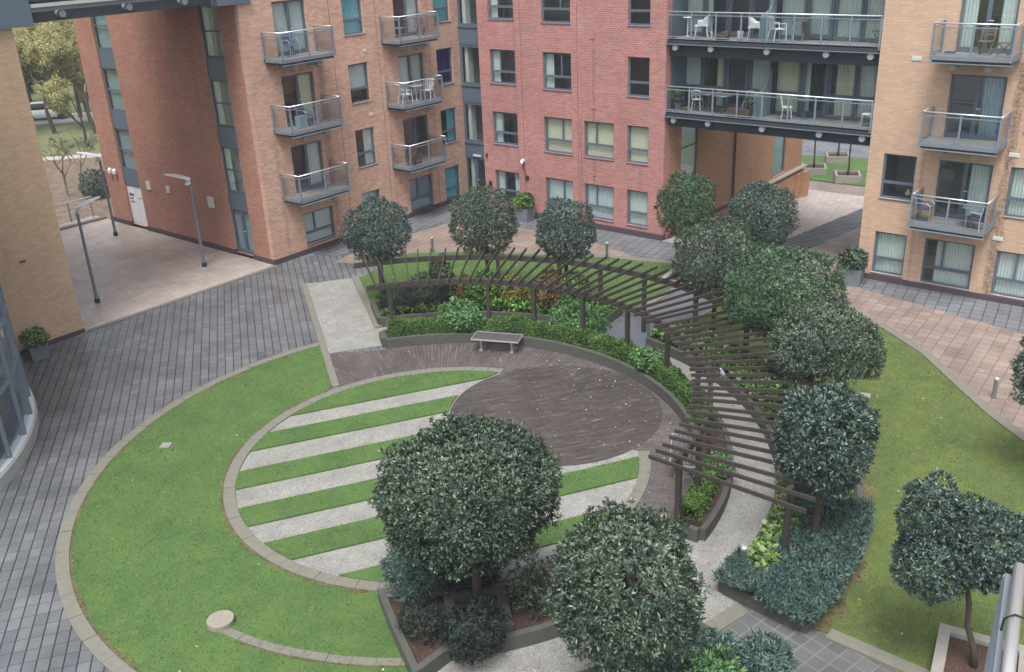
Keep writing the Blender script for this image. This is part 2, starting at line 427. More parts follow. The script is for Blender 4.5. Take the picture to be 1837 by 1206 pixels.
def lobe_points(lobes, dens, seed, p=2.6, inner=.35):
    """points and outward normals spread through the shell of a union of rounded lobes"""
    rg = np.random.default_rng(seed); PP = []; NN = []
    for (cx, cy, cz, rx, ry, rz) in lobes:
        area = 4 * math.pi * (((rx * ry) ** 1.6 + (rx * rz) ** 1.6 + (ry * rz) ** 1.6) / 3) ** (1 / 1.6)
        n = int(area * dens)
        d = rg.normal(size=(n, 3)); d /= np.linalg.norm(d, axis=1)[:, None]
        k = 1 / (np.abs(d) ** p).sum(1) ** (1 / p)
        ph = rg.uniform(0, 6.28, 6)
        lump = 1 + .085 * np.sin(5 * d[:, 0] + ph[0]) * np.sin(4.3 * d[:, 1] + ph[1]) + .05 * np.sin(8 * d[:, 2] + 5 * d[:, 0] + ph[2]) + .035 * np.sin(13 * d[:, 1] + 9 * d[:, 2] + ph[3]) * np.sin(11 * d[:, 0] + ph[4])
        t = np.where(rg.random(n) < inner, 1 - rg.random(n) ** .8 * .55, 1.05 - rg.random(n) ** .6 * .16)
        q = d * (k * lump * t)[:, None] * np.array([rx, ry, rz])
        nn = d / np.array([rx, ry, rz]); nn /= np.linalg.norm(nn, axis=1)[:, None]
        PP.append(q + np.array([cx, cy, cz])); NN.append(nn)
    P = np.concatenate(PP); N = np.concatenate(NN)
    keep = np.ones(len(P), bool); i0 = 0
    for i, l in enumerate(lobes):                     # drop points deep inside another lobe
        sl = np.zeros(len(P), bool); sl[i0:i0 + len(PP[i])] = True; i0 += len(PP[i])
        q = (np.abs((P - np.array(l[:3])) / np.array(l[3:])) ** p).sum(1)
        keep &= sl | (q > .45)
    return P[keep], N[keep]

def trunk_mesh(base, top, r0, r1, limbs, seed):
    rg = random.Random(seed); b = MB(); base = Vector(base); top = Vector(top)
    pts = []; n = 6
    for i in range(n + 1):
        t = i / n; p = base.lerp(top, t)
        if 0 < i < n: p += Vector((rg.uniform(-.03, .03), rg.uniform(-.03, .03), 0))
        pts.append(p)
    b.tube(pts, [r0 * (1.25 if i == 0 else 1) + (r1 - r0) * i / n for i in range(n + 1)], 9)
    for (dx, dy, dz, t) in limbs:
        s = base.lerp(top, t); e = s + Vector((dx, dy, dz)); mid = s.lerp(e, .5) + Vector((0, 0, abs(dz) * .12))
        b.tube([s, mid, e], [r1 * .8, r1 * .6, r1 * .25], 6)
    return b

def in_poly(P, poly):
    x, y = P[:, 0], P[:, 1]; ins = np.zeros(len(P), bool); n = len(poly); j = n - 1
    for i in range(n):
        xi, yi = poly[i]; xj, yj = poly[j]
        if yi != yj:
            c = ((yi > y) != (yj > y)) & (x < (xj - xi) * (y - yi) / (yj - yi) + xi); ins ^= c
        j = i
    return ins

def scatter(poly, n, seed):
    rg = np.random.default_rng(seed); a = np.array(poly); lo = a.min(0); hi = a.max(0); out = []
    while sum(map(len, out)) < n:
        q = rg.uniform(lo, hi, (n, 2)); out.append(q[in_poly(q, poly)])
    return np.concatenate(out)[:n]

def arc(c, r_, a0, a1, n=40):
    return [(c[0] + r_ * math.cos(R(a0 + (a1 - a0) * k / n)), c[1] + r_ * math.sin(R(a0 + (a1 - a0) * k / n))) for k in range(n + 1)]

# ================================================================== THE SETTING: ground and paving
C = (15.55, 15.95)         # centre of the garden rings
RC = (15.4, 15.42)         # centre of the striped circle
LC = (15.48, 15.0)         # centre of the big lawn arc
AX, AY = math.cos(R(55.7)), math.sin(R(55.7))
def radial(along, perp):   # perp > 0: to the left of the gravel path's axis
    return (C[0] + AX * along - AY * perp, C[1] + AY * along + AX * perp)

struct(MB().add([(-190, -190, -1.5), (190, -190, -1.5), (190, 190, -1.5), (-190, 190, -1.5)], [(0, 1, 2, 3)]).build("ground", 'park'))
b = MB()
b.sheet([(-25, -25), (34.35, -25), (34.35, 31.9), (-25, 31.9)], 0.0)
struct(b.build("paving", 'grey_paver', fix=False))
b = MB(); b.sheet([(26.2, 30.1), (31.4, 30.1), (32.6, 27), (32.9, 23), (32.2, 21), (31.3, 18), (31.3, -25), (34.3, -25), (34.3, 31.85), (24.2, 31.85)][::-1], .004)
struct(b.build("paving", 'grid_paver', fix=True))
b = MB(); b.prism([(14.6, 31.95), (23.15, 31.95), (23.15, 46.5), (14.6, 46.5)], -1.6, 0.002)
struct(b.build("paving", 'tan_passage'))
# lawn outer edge, counter-clockwise from the lower right to the top
EDGE_R = [(15.0, -3.5), (19, -1.4), (22, .6), (24, 2.6), (25.71, 4.47), (26.84, 5.5), (28.73, 7.16), (30.03, 8.8), (30.9, 11.0), (31.35, 13.2), (31.4, 14.7)]
EDGE_T = [(31.75, 16.6), (32.0, 17.9), (31.3, 20.6), (30.0, 23.4), (28.9, 25.9), (27.3, 28.1), (24.95, 29.3)]
b = MB(); b.sheet(EDGE_T[2:] + [(24.75, 30.0), (26.35, 30.38), (29.4, 30.0), (31.4, 29.7), (32.5, 27), (33.0, 24), (32.4, 21.2), (31.9, 19.6)], .008)
struct(b.build("paving", 'tan_slab'))
b = MB(); b.sheet(EDGE_R[1:] + [(31.75, 15.9), (34.34, 15.9), (34.34, 11.44), (33.46, 11.83), (32.74, 8.76), (31.92, 5.06), (31.3, .5), (31, -4), (21, -4)], .008)
struct(b.build("paving", 'tan_slab'))
# passage ramp on the right, falling to the lower street
def rz(p): return -max(0, min(1.4, (p[0] - 34.4) * .098))
def ramp(poly, dz, mat, name="paving"):
    return struct(MB().sheet(poly, lambda p: rz(p) + dz).build(name, mat, fix=False))
xs = [34.36, 48.7, 50.35]
def rampstrip(y0, y1, dz, mat):
    b = MB()
    for i in range(2):
        b.sheet([(xs[i], y0), (xs[i + 1], y0), (xs[i + 1], y1), (xs[i], y1)], lambda p: rz(p) + dz)
    struct(b.build("paving", mat, fix=False))
rampstrip(15.94, 19.86, .0, 'tan_passage'); rampstrip(14.46, 15.94, .0, 'passage_grid'); rampstrip(11.44, 14.46, .0, 'tan_slab')
b = MB(); b.sheet([(33.0, 14.46), (34.36, 14.46), (34.36, 15.94), (33.0, 15.94)], .012); struct(b.build("paving", 'passage_grid', fix=False))
b = MB().sheet([(48.7, -10), (110, -10), (110, 60), (48.7, 60)], -1.41); struct(b.build("paving", 'grid_paver', fix=False))
b = MB().sheet([(50.4, 5), (52.6, 5), (52.0, 21.5), (50.4, 21.5)], -1.40); struct(b.build("paving", 'tan_slab', fix=False))
FARLAWN = [(52.6, 5), (59.5, 5), (58.6, 20), (56.8, 26), (51.5, 26), (52.2, 21)]
b = MB().prism(FARLAWN, -1.5, -1.34); struct(b.build("lawn", 'lawn'))
b = MB().sheet([(63, -10), (66, -10), (64, 60), (61, 60)], -1.40); struct(b.build("road", 'tarmac', fix=False))

# the lawns
LL = [radial(4.85, 1.95)] + [radial(8.4, 1.95)] + arc(LC, 9.25, 71, 219.5, 70) + [(9.15, 10.24), (10.46, 12.38)] + arc(RC, 5.5, 208, 82, 50)
struct(MB().prism(LL, -.05, .03).build("lawn", 'lawn'))
BL = arc(C, 10.95, 4.5, 55.2, 40) + [radial(14.3, -.3)] + EDGE_T[::-1][1:]
struct(MB().prism(BL, -.05, .03).build("lawn", 'lawn'))
RL = EDGE_R + arc(C, 10.95, -8.5, -94, 50) + [(14.85, 4.55)]
struct(MB().prism(RL, -.05, .03).build("lawn", 'lawn_b'))
LAWNS = [LL, BL, RL]
# kerbs
def kerbline(pts, w, z0, z1, closed=False):
    b = MB(); pts = [Vector((*p, 0)) for p in pts]
    L = []; Rr = []
    for i, p in enumerate(pts):
        d = (pts[min(i + 1, len(pts) - 1)] - pts[max(i - 1, 0)]).normalized(); nn = Vector((-d.y, d.x, 0))
        L.append(p + nn * w / 2); Rr.append(p - nn * w / 2)
    for i in range(len(pts) - 1):
        q = [Rr[i], Rr[i + 1], L[i + 1], L[i]]
        b.hexa([(v.x, v.y, z0) for v in q] + [(v.x, v.y, z1) for v in q])
    return b
def jointed(c, r0, r1, a0, a1, z0, z1, step):
    """kerb laid as separate stones with open joints"""
    b = MB(); n = int(abs(a1 - a0) / step)
    for k in range(n):
        s0 = a0 + (a1 - a0) * k / n; s1 = a0 + (a1 - a0) * (k + .98) / n
        b.arcwall(c, r0, r1, s0, s1, z0, z1 + random.uniform(-.006, .006), 3)
    return b
def kerb(b, label): o = b.build("kerb", 'kerb'); struct(o); return o
kerb(jointed(LC, 9.28, 9.57, 70.5, 219, -.05, .032, 5.2), "")
kerb(jointed(RC, 5.21, 5.5, 21, 308, -.05, .045, 5.2), "")
kerb(kerbline([radial(4.75, 1.85), radial(6.4, 1.85), radial(8, 1.85), radial(10, 1.85), radial(12, 1.85), radial(14.6, 1.85)], .22, -.05, .05), "")
kerb(kerbline([radial(8.9, -.18), radial(11, -.18), radial(13, -.18), radial(14.6, -.18)], .26, -.05, .07), "")
kerb(jointed(RC, 7.45, 7.65, 187.5, 221, -.05, .04, 3.6), "")
kerb(kerbline(EDGE_T, .3, -.05, .06), ""); kerb(kerbline(EDGE_R, .3, -.05, .06), "")
kerb(kerbline([(14.8, 4.7), (14.75, 3), (14.7, 0), (14.7, -3.4)], .3, -.05, .06), "")
kerb(kerbline([(12.6, 7.0), (13.39, 6.66), (14.0, 6.5), (14.55, 6.36)], .34, -.05, .04), "")
kerb(kerbline([(23.1, 31.82), (18, 31.9), (14.58, 31.95), (14.2, 31.6)], .2, -.05, .03), "")
# gravel paths
def gravel(b): return struct(b.build("path", 'gravel', fix=False))
gravel(MB().sheet([radial(7.35, 1.75), radial(7.35, -.1), radial(14.55, -.05), radial(14.55, 1.75)], .014))
ring = MB(); A_ = arc(C, 7.9, -152, -101, 24) + arc(C, 6.95, -100, -85, 8) + arc(C, 7.9, -84, 56, 66); B_ = arc(C, 8.95, 56, -95, 70) + arc(C, 9.35, -100, -150, 20)
gravel(ring.sheet(A_ + B_, .010)); gravel(MB().sheet([(13.0, 6.95), (14.6, 6.4), (15.1, 7.4), (13.4, 8.0)], .0085))
struct(MB().sheet([(12.0, -3), (14.7, -3), (14.75, 4.6), (14.9, 6.3), (13.39, 6.66), (12.5, 6.9)], .006).build("path", 'path_paver', fix=False))
a_ = R(-2.5); T_ = lambda al, pe: (C[0] + math.cos(a_) * al - math.sin(a_) * pe, C[1] + math.sin(a_) * al + math.cos(a_) * pe)
struct(MB().sheet([T_(8.6, .95), T_(8.6, -.95), T_(16.2, -1.0), T_(16.4, 1.0)], .013).build("path", 'tarmac', fix=False))
kerb(kerbline([T_(10.9, 1.02), T_(13, 1.02), T_(16, 1.05)], .16, -.05, .06), ""); kerb(kerbline([T_(10.9, -1.02), T_(13, -1.02), T_(15.8, -1.05)], .16, -.05, .06), "")
# ring of clay pavers, dark disc and striped circle
struct(MB().sheet(arc(C, 7.0, -135, 57, 80) + [radial(7.4, 1.75), radial(4.7, 1.75)] + arc(RC, 5.47, 75, 21, 20) + arc(RC, 5.1, 20, -51, 24) + arc(RC, 5.47, -52, -135, 30), .012).build("path", 'ring_brick', fix=False))
DC = (19.22, 14.45)
struct(MB().sheet(arc(RC, 5.25, 21, 308, 80) + [(19.2, 14.4)], .008).build("path", 'gravel', fix=False))
n_ = np.array([math.sin(R(31.6)), math.cos(R(31.6))]); d_ = np.array([math.cos(R(31.6)), -math.sin(R(31.6))])
def clip_circle_strip(o0, o1):
    c0 = np.dot(RC, n_); t0 = np.dot(RC, d_); r_ = 5.2; P = []
    for o in np.linspace(o0, o1, 9):
        q = r_ * r_ - (o - c0) ** 2
        if q > 0: P.append((o, math.sqrt(q)))
    lo = [tuple(n_ * o + d_ * (t0 - s)) for o, s in P]; hi = [tuple(n_ * o + d_ * (t0 + s)) for o, s in P][::-1]
    return lo + hi
GR = [(25.2, 26.4), (23.57, 24.4), (21.74, 22.58), (19.95, 20.8), (18.24, 19.1), (16.5, 17.25), (14.8, 15.5), (13.1, 13.8)]
STR = []
def cut_disc(poly):          # keep the part of a strip outside the disc, densified
    out = []
    n = len(poly)
    for i in range(n):
        a = np.array(poly[i]); bq = np.array(poly[(i + 1) % n]); k = max(1, int(np.hypot(*(bq - a)) / .12))
        for j in range(k): out.append(tuple(a + (bq - a) * j / k))
    return out
b = MB()
for o0, o1 in GR:
    # raised grass strip up to the disc: split the strip along its length
    c0 = np.dot(RC, n_); t0 = np.dot(RC, d_)
    os_ = np.linspace(o0, o1, 7)
    left = []; right = []
    def ends(o):
        q = 5.2 ** 2 - (o - c0) ** 2
        if q <= 0: return None
        s = math.sqrt(q); cut = None
        do = o - np.dot(DC, n_); q2 = 3.06 ** 2 - do * do
        if q2 > 0:
            s2 = math.sqrt(q2); dt = np.dot(DC, d_); cut = (dt - s2, dt + s2)
        return t0 - s, t0 + s, cut
    L1 = []; L2 = []; R1 = []; R2 = []
    for o in os_:
        e = ends(o)
        if e is None: continue
        a, z, cut = e
        if cut is None or cut[0] > z:
            L1.append((o, a)); L2.append((o, z))
        else:
            L1.append((o, a)); L2.append((o, cut[0]))
            if cut[1] < z - .05: R1.append((o, cut[1])); R2.append((o, z))
    for A1, A2 in ((L1, L2), (R1, R2)):
        if len(A1) >= 2:
            poly = [tuple(n_ * o + d_ * t) for o, t in A1] + [tuple(n_ * o + d_ * t) for o, t in A2[::-1]]
            b.prism(poly, -.02, .06); STR.append(poly)
struct(b.build("lawn", 'lawn'))
struct(MB().sheet(arc(DC, 3.02, 0, 360, 72)[:-1], .018).build("path", 'disc_brick', fix=False))

def fringe(c, r_, a0, a1, w, out=1):
    n = 90; A1 = arc(c, r_, a0, a1, n); A2 = []
    for k in range(n + 1):
        a = a0 + (a1 - a0) * k / n; q = r_ + out * w * (.35 + .65 * abs(math.sin(k * .37) * math.sin(k * .113 + 1) + .35 * math.sin(k * 1.7)))
        A2.append((c[0] + q * math.cos(R(a)), c[1] + q * math.sin(R(a))))
    struct(MB().sheet(A1 + A2[::-1], .034).build("soil", 'dirt'))
fringe(C, 10.95, -94, -9, .35); fringe(RC, 5.5, 85, 207, .12); fringe(LC, 9.27, 72, 219, .1, -1); fringe(C, 10.95, 6, 54, .2); fringe(RC, 7.65, 191, 221, .07)
# ------------------------------------------------------------------ planting beds
def bed_wall(b, label, mat='mosswall'):
    return tag(b.build("bed_wall", mat), label, "low wall")
def bed_soil(poly, z): return struct(MB().prism(poly, -.05, z).build("soil", 'soil'))
HB = arc(C, 7.15, -84, 54, 60) + arc(C, 7.8, 54, -84, 60)
bed_soil(HB, .26)
b = MB(); b.arcwall(C, 7.01, 7.15, -86, 54.5, -.05, .33, 60); b.arcwall(C, 7.8, 7.93, -86, 54.5, -.05, .33, 60)
b.arcwall(C, 7.15, 7.8, 54.0, 55.5, -.05, .34, 2); b.arcwall(C, 7.15, 7.8, -87, -86, -.05, .34, 2)
bed_wall(b, "long curved low concrete wall round the clipped hedge beside the brick paving")
OB1 = arc(C, 9.1, 4.8, 53.5, 40) + arc(C, 10.8, 53.5, 4.8, 40)
OB2 = arc(C, 9.1, -94.5, -9.0, 60) + arc(C, 10.8, -9.0, -94.5, 60)
bed_soil(OB1, .27); bed_soil(OB2, .27)
b = MB(); b.arcwall(C, 8.97, 9.1, 4.4, 54.2, -.05, .33, 40); b.arcwall(C, 10.8, 10.95, 4.4, 54.2, -.05, .22, 40); b.arcwall(C, 9.1, 10.8, 53.6, 54.5, -.05, .33, 2); b.arcwall(C, 9.1, 10.8, 4.2, 4.9, -.05, .33, 2)
bed_wall(b, "low concrete wall of the planting bed behind the bench and left of the tarmac path")
b = MB(); b.arcwall(C, 8.97, 9.1, -95.2, -8.6, -.05, .33, 60); b.arcwall(C, 10.8, 10.95, -95.2, -8.6, -.05, .22, 60); b.arcwall(C, 9.1, 10.8, -95.4, -94.4, -.05, .33, 2); b.arcwall(C, 9.1, 10.8, -9.2, -8.6, -.05, .33, 2)
bed_wall(b, "low concrete wall of the planting bed with the blue juniper right of the gravel path")
FB = arc(RC, 5.95, 212, 262, 24) + [(13.3, 8.2)] + arc(C, 7.9, -108, -134, 16) + [(9.3, 10.3)]
bed_soil(FB, .27)
def poly_wall(poly, w, z0, z1, skip=()):
    b = MB(); pts = poly + [poly[0]]
    for i in range(len(poly)):
        if i in skip: continue
        a = Vector((*pts[i], (z0 + z1) / 2)); c = Vector((*pts[i + 1], (z0 + z1) / 2)); b.bar(a, c, w, z1 - z0)
    return b
b = kerbline([(10.42, 12.45), (9.8, 11.4), (9.15, 10.2)], .14, -.05, .35)
b2 = kerbline([(9.1, 10.25)] + arc(C, 8.0, -134, -106, 16), .14, -.05, .34); b.add(b2.v, b2.f)
bed_wall(b, "mossy concrete wall of the front bed under the biggest clipped tree")
BB = arc(C, 9.5, -104, -150, 20) + arc(C, 12.5, -150, -104, 20)
bed_soil(BB, .25)
b = MB(); b.arcwall(C, 9.35, 9.5, -151, -103, -.05, .3, 24); b.arcwall(C, 9.5, 12.5, -103.6, -103, -.05, .3, 2)
bed_wall(b, "low concrete wall of the shrub bed at the bottom edge beside the square pavers")
# square tree pits
def tree_pit(x, y, s, rot, z, label):
    t = thing("tree_pit", label, "tree pit", (x, y, 0), "square concrete tree pits", local=True); t.rotation_euler = (0, 0, R(rot))
    w = .2; b = MB(); hs_ = s / 2
    for (cx, cy, sx, sy) in ((0, hs_ - w / 2, s, w), (0, -hs_ + w / 2, s, w), (hs_ - w / 2, 0, w, s - 2 * w), (-hs_ + w / 2, 0, w, s - 2 * w)):
        b.box((cx, cy, z / 2 - .05), (sx, sy, z + .1))
    b.build("concrete_surround", 'mosswall' if z > .4 else 'concrete', t)
    MB().box((0, 0, z / 2 - .09), (s - 2 * w - .004, s - 2 * w - .004, z)).build("mulch", 'soil', t)
    return t

# ================================================================== BUILDINGS
class F:           # facade frame: u along the wall, d outwards, z up
    def __init__(s, o, u, n): s.o = o; s.u = u; s.n = n
    def p(s, u, d, z): return (s.o[0] + s.u[0] * u + s.n[0] * d, s.o[1] + s.u[1] * u + s.n[1] * d, z)
    def box(s, b, u0, u1, d0, d1, z0, z1):
        return b.hexa([s.p(u0, d0, z0), s.p(u1, d0, z0), s.p(u1, d1, z0), s.p(u0, d1, z0), s.p(u0, d0, z1), s.p(u1, d0, z1), s.p(u1, d1, z1), s.p(u0, d1, z1)])
FL = F((0, 31.95), (1, 0), (0, -1))          # left front, u = x
FM = F((34.4, 0), (0, -1), (-1, 0))          # middle and right front, u = -y
FP = F((23.15, 0), (0, -1), (-1, 0))         # passage side of the left block, u = -y
FQ = F((0, 19.86), (1, 0), (0, -1))          # wall of the right passage, u = x
FG = F((36.0, 0), (0, -1), (-1, 0))          # glazing behind the bridge balconies
FS = F((35.55, 0), (0, -1), (-1, 0))         # glazed stair strip in the corner

def wall(f, u0, u1, z0, z1, holes, name, mat, parent, depth=.14):
    us = sorted({u0, u1, *[v for q in holes for v in q[:2] if u0 < v < u1]})
    zs = sorted({z0, z1, *[v for q in holes for v in q[2:4] if z0 < v < z1]})
    b = MB()
    for i in range(len(us) - 1):
        for j in range(len(zs) - 1):
            uc = (us[i] + us[i + 1]) / 2; zc = (zs[j] + zs[j + 1]) / 2
            if any(q[0] < uc < q[1] and q[2] < zc < q[3] for q in holes): continue
            b.add([f.p(us[i], 0, zs[j]), f.p(us[i + 1], 0, zs[j]), f.p(us[i + 1], 0, zs[j + 1]), f.p(us[i], 0, zs[j + 1])], [(0, 1, 2, 3)])
    for (a, c, e, g) in [q[:4] for q in holes]:
        for (p, q) in (((a, e), (c, e)), ((c, e), (c, g)), ((c, g), (a, g)), ((a, g), (a, e))):
            b.add([f.p(p[0], 0, p[1]), f.p(q[0], 0, q[1]), f.p(q[0], -depth, q[1]), f.p(p[0], -depth, p[1])], [(0, 1, 2, 3)])
    return b.build(name, mat, parent, fix=False)

def curtain_strip(b, f, u0, u1, z0, z1, d, wave=.03, n=None):
    n = n or max(4, int((u1 - u0) / .05)); vs = []
    for k in range(n + 1):
        u = u0 + (u1 - u0) * k / n; dd = d + (wave if k % 2 else 0)
        vs += [f.p(u, dd, z0), f.p(u, dd, z1)]
    return b.add(vs, [(2 * k, 2 * k + 2, 2 * k + 3, 2 * k + 1) for k in range(n)])

def window(parent, f, u0, u1, z0, z1, style='T', cover=None, d=-.09, name="window", fr=.07):
    """frame with its pane and, behind it, a curtain or blind"""
    b = MB(); D0, D1 = d - .06, d
    def m(a, c, e, g, dd=0): f.box(b, a, c, D0 - dd, D1 + dd, e, g)
    m(u0, u0 + fr, z0, z1); m(u1 - fr, u1, z0, z1); m(u0 + fr, u1 - fr, z1 - fr, z1); m(u0 + fr, u1 - fr, z0, z0 + fr)
    w = u1 - u0; hh = z1 - z0
    if style in 'TL':                                # transom low, T also a mullion above
        zt = z0 + hh * .36; m(u0 + fr, u1 - fr, zt - .05, zt + .05)
        if style == 'T': um = u0 + w * .38; m(um - .035, um + .035, zt + .05, z1 - fr)
        else: um = None
    if style == 'R':
        zt = z0 + hh * .36; m(u0 + fr, u1 - fr, zt - .05, zt + .05); um = u0 + w * .63; m(um - .035, um + .035, zt + .05, z1 - fr)
    if style == 'D':                                 # pair of glazed doors
        um = (u0 + u1) / 2; m(um - .07, um + .07, z0 + fr, z1 - fr)
        m(u0 + fr, um - .07, z0 + fr, z0 + fr + .1); m(um + .07, u1 - fr, z0 + fr, z0 + fr + .1)
    if style == 'P': pass
    if style == 'H':                                 # glazed strip split by one bar
        zt = (z0 + z1) / 2; m(u0 + fr, u1 - fr, zt - .03, zt + .03)
    if name == "window" and style in 'TLR':          # projecting sill
        f.box(b, u0 - .02, u1 + .02, d + .002, .03, z0 - .045, z0 - .003)
    w_ = b.build(name, 'frame', parent)
    MB().add([f.p(u0 + .02, d - .03, z0 + .02), f.p(u1 - .02, d - .03, z0 + .02), f.p(u1 - .02, d - .03, z1 - .02), f.p(u0 + .02, d - .03, z1 - .02)], [(0, 1, 2, 3)]).build("pane", 'glass', w_, fix=False)
    if style == 'D':
        hb = MB(); f.box(hb, um + .03, um + .17, d + .002, d + .04, z0 + 1.0, z0 + 1.035); hb.build("handle", 'chrome', w_)
    if cover:
        k, mat = cover.split(':'); cb = MB(); dd = d - .15
        if k == 'full': curtain_strip(cb, f, u0 - .05, u1 + .05, z0 - .1, z1 + .05, dd)
        if k == 'two': curtain_strip(cb, f, u0 - .05, u0 + w * .28, z0 - .1, z1 + .05, dd); curtain_strip(cb, f, u1 - w * .3, u1 + .05, z0 - .1, z1 + .05, dd)
        if k == 'left': curtain_strip(cb, f, u0 - .05, u0 + w * .3, z0 - .1, z1 + .05, dd)
        if k == 'right': curtain_strip(cb, f, u1 - w * .42, u1 + .05, z0 - .1, z1 + .05, dd)
        if k == 'most': curtain_strip(cb, f, u0 + w * .22, u1 + .05, z0 - .1, z1 + .05, dd)
        if k == 'blind': f.box(cb, u0 - .05, u1 + .05, dd, dd + .01, z0 - .05, z1 + .05)
        if k == 'half': f.box(cb, u0 - .05, u1 + .05, dd, dd + .01, z0 + hh * .38, z1 + .05)
        cb.build("blind" if k in ('blind', 'half') else "curtain", mat, w_, fix=False)
    return w_

def interior(parent, f, u0, u1, zs, depth=3.0):
    """back wall, end walls and floor slabs of the rooms behind a facade"""
    b = MB(); d0 = -.36; d1 = -depth
    b.add([f.p(u0, d1, zs[0]), f.p(u1, d1, zs[0]), f.p(u1, d1, zs[-1]), f.p(u0, d1, zs[-1])], [(0, 1, 2, 3)])
    for u in (u0, u1): b.add([f.p(u, -.2, zs[0]), f.p(u, d1, zs[0]), f.p(u, d1, zs[-1]), f.p(u, -.2, zs[-1])], [(0, 1, 2, 3)])
    for z in zs: f.box(b, u0 + .01, u1 - .01, d1 + .01, -.2, z - .2, z)
    b.build("interior", 'interior', parent, fix=False)

def balcony(parent, f, u0, u1, depth, zr, mids=1, discs=True, ends=True, dz=1.02):
    """projecting steel balcony: deck, channel edge, railing, glass, brackets; zr is the top rail"""
    zd = zr - dz; b = MB()
    f.box(b, u0 + .05, u1 - .05, .02, depth - .05, zd - .05, zd)
    de = b.build("balcony", 'deck', parent)
    c = MB()
    f.box(c, u0, u1, depth - .05, depth, zd - .11, zd + .02)
    if ends: f.box(c, u0, u0 + .05, .02, depth - .05, zd - .11, zd + .02); f.box(c, u1 - .05, u1, .02, depth - .05, zd - .11, zd + .02)
    f.box(c, u0 - .02, u1 + .02, depth - .07, depth + .04, zd - .215, zd - .19)
    c.build("edge_channel", 'deck_edge', de)
    w2 = MB(); f.box(w2, u0 + .06, u1 - .06, .03, depth - .09, zd - .19, zd - .052); w2.build("underframe", 'dark_steel', de)
    r_ = MB(); g = MB(); top = MB()
    segs = [((u0 + .03, depth - .03), (u1 - .03, depth - .03), mids)]
    if ends: segs += [((u0 + .03, .06), (u0 + .03, depth - .03), 0), ((u1 - .03, .06), (u1 - .03, depth - .03), 0)]
    for si, (a, e, mm) in enumerate(segs):
        for k in range(mm + 2 if si == 0 else 1):
            t = k / (mm + 1); uu = a[0] + (e[0] - a[0]) * t; dd = a[1] + (e[1] - a[1]) * t
            f.box(r_, uu - .03, uu + .03, dd - .022, dd + .022, zd - .1, zr - .03)
        for z in (zd + .09, zr - .12):
            r_.bar(f.p(a[0], a[1], z), f.p(e[0], e[1], z), .03, .035)
        A = f.p(a[0], a[1], 0); E_ = f.p(e[0], e[1], 0)
        g.add([(A[0], A[1], zd + .1), (E_[0], E_[1], zd + .1), (E_[0], E_[1], zr - .13), (A[0], A[1], zr - .13)], [(0, 1, 2, 3)])
        top.tube([f.p(a[0], a[1], zr), f.p(e[0], e[1], zr)], .026, 8)
    r_.build("railing", 'rail_frame', de); top.build("handrail", 'chrome', de, True); g.build("glass_panel", 'clear', de, fix=False)
    if discs:
        w = u1 - u0; n = 2 if w < 4 else 5
        us = [u0 + w * .28, u1 - w * .28] if n == 2 else [u0 + w * t for t in (.045, .23, .505, .775, .965)]
        for u in us:
            q = MB(); q.tube([f.p(u, .02, zd - .33), f.p(u, depth - .16, zd - .33)], .115, 14); q.build("bracket_tube", 'pipe_end', de)
    return de

STOREY = [-.15, 2.65, 5.45, 8.25, 11.05]
TOP = 16.8
# ---- left block
LB = thing("apartment_building", "pink brick apartment block with balconies and a red passage side, left of the glazed corner", "building", (29, 31.95, 0))
holes = []; W = []
for z0, z1, c in ((.36, 1.76, 'blind:blind'),): W.append((24.95, 26.6, z0, z1, 'T', c))
for z0, z1, c in ((.2, 1.85, 'half:blind'), (3.02, 4.7, 'right:curtain'), (5.85, 7.52, 'half:blind'), (8.72, 10.35, 'full:teal')): W.append((28.35, 29.5, z0, z1, 'L', c))
W.append((31.42, 33.05, .17, 1.8, 'T', 'blind:frost'))
for z0, z1, c in ((.12, 1.82, 'blind:teal'), (3.0, 4.66, 'right:teal'), (5.84, 7.5, 'most:purple'), (8.7, 10.35, 'full:teal')): W.append((33.92, 35.03, z0, z1, 'L', c))
for k, c in enumerate(('right:curtain', 'right:cream', 'full:blind')): W.append((24.75, 26.4, 2.68 + 2.8 * k, 4.68 + 2.85 * k, 'D', c))
for k, c in enumerate((None, 'full:curtain', 'right:curtain')): W.append((31.35, 33.02, 2.68 + 2.8 * k, 4.66 + 2.83 * k, 'D', c))
wall(FL, 23.5, 35.9, .22, TOP, W, "front_wall", 'pink_brick', LB)
for w in W: window(LB, FL, *w[:4], w[4], w[5], name="french_door" if w[4] == 'D' else "window")
b = MB(); FL.box(b, 23.1, 35.5, -.3, .05, -.05, .22); b.build("plinth", 'plinth', LB)
interior(LB, FL, 23.7, 35.9, STOREY)
for k in range(3):
    balcony(LB, FL, 24.0, 26.72, 1.22, 3.74 + 2.79 * k, 1)
    balcony(LB, FL, 30.4, 32.9, 1.25, 3.74 + 2.79 * k, 1)
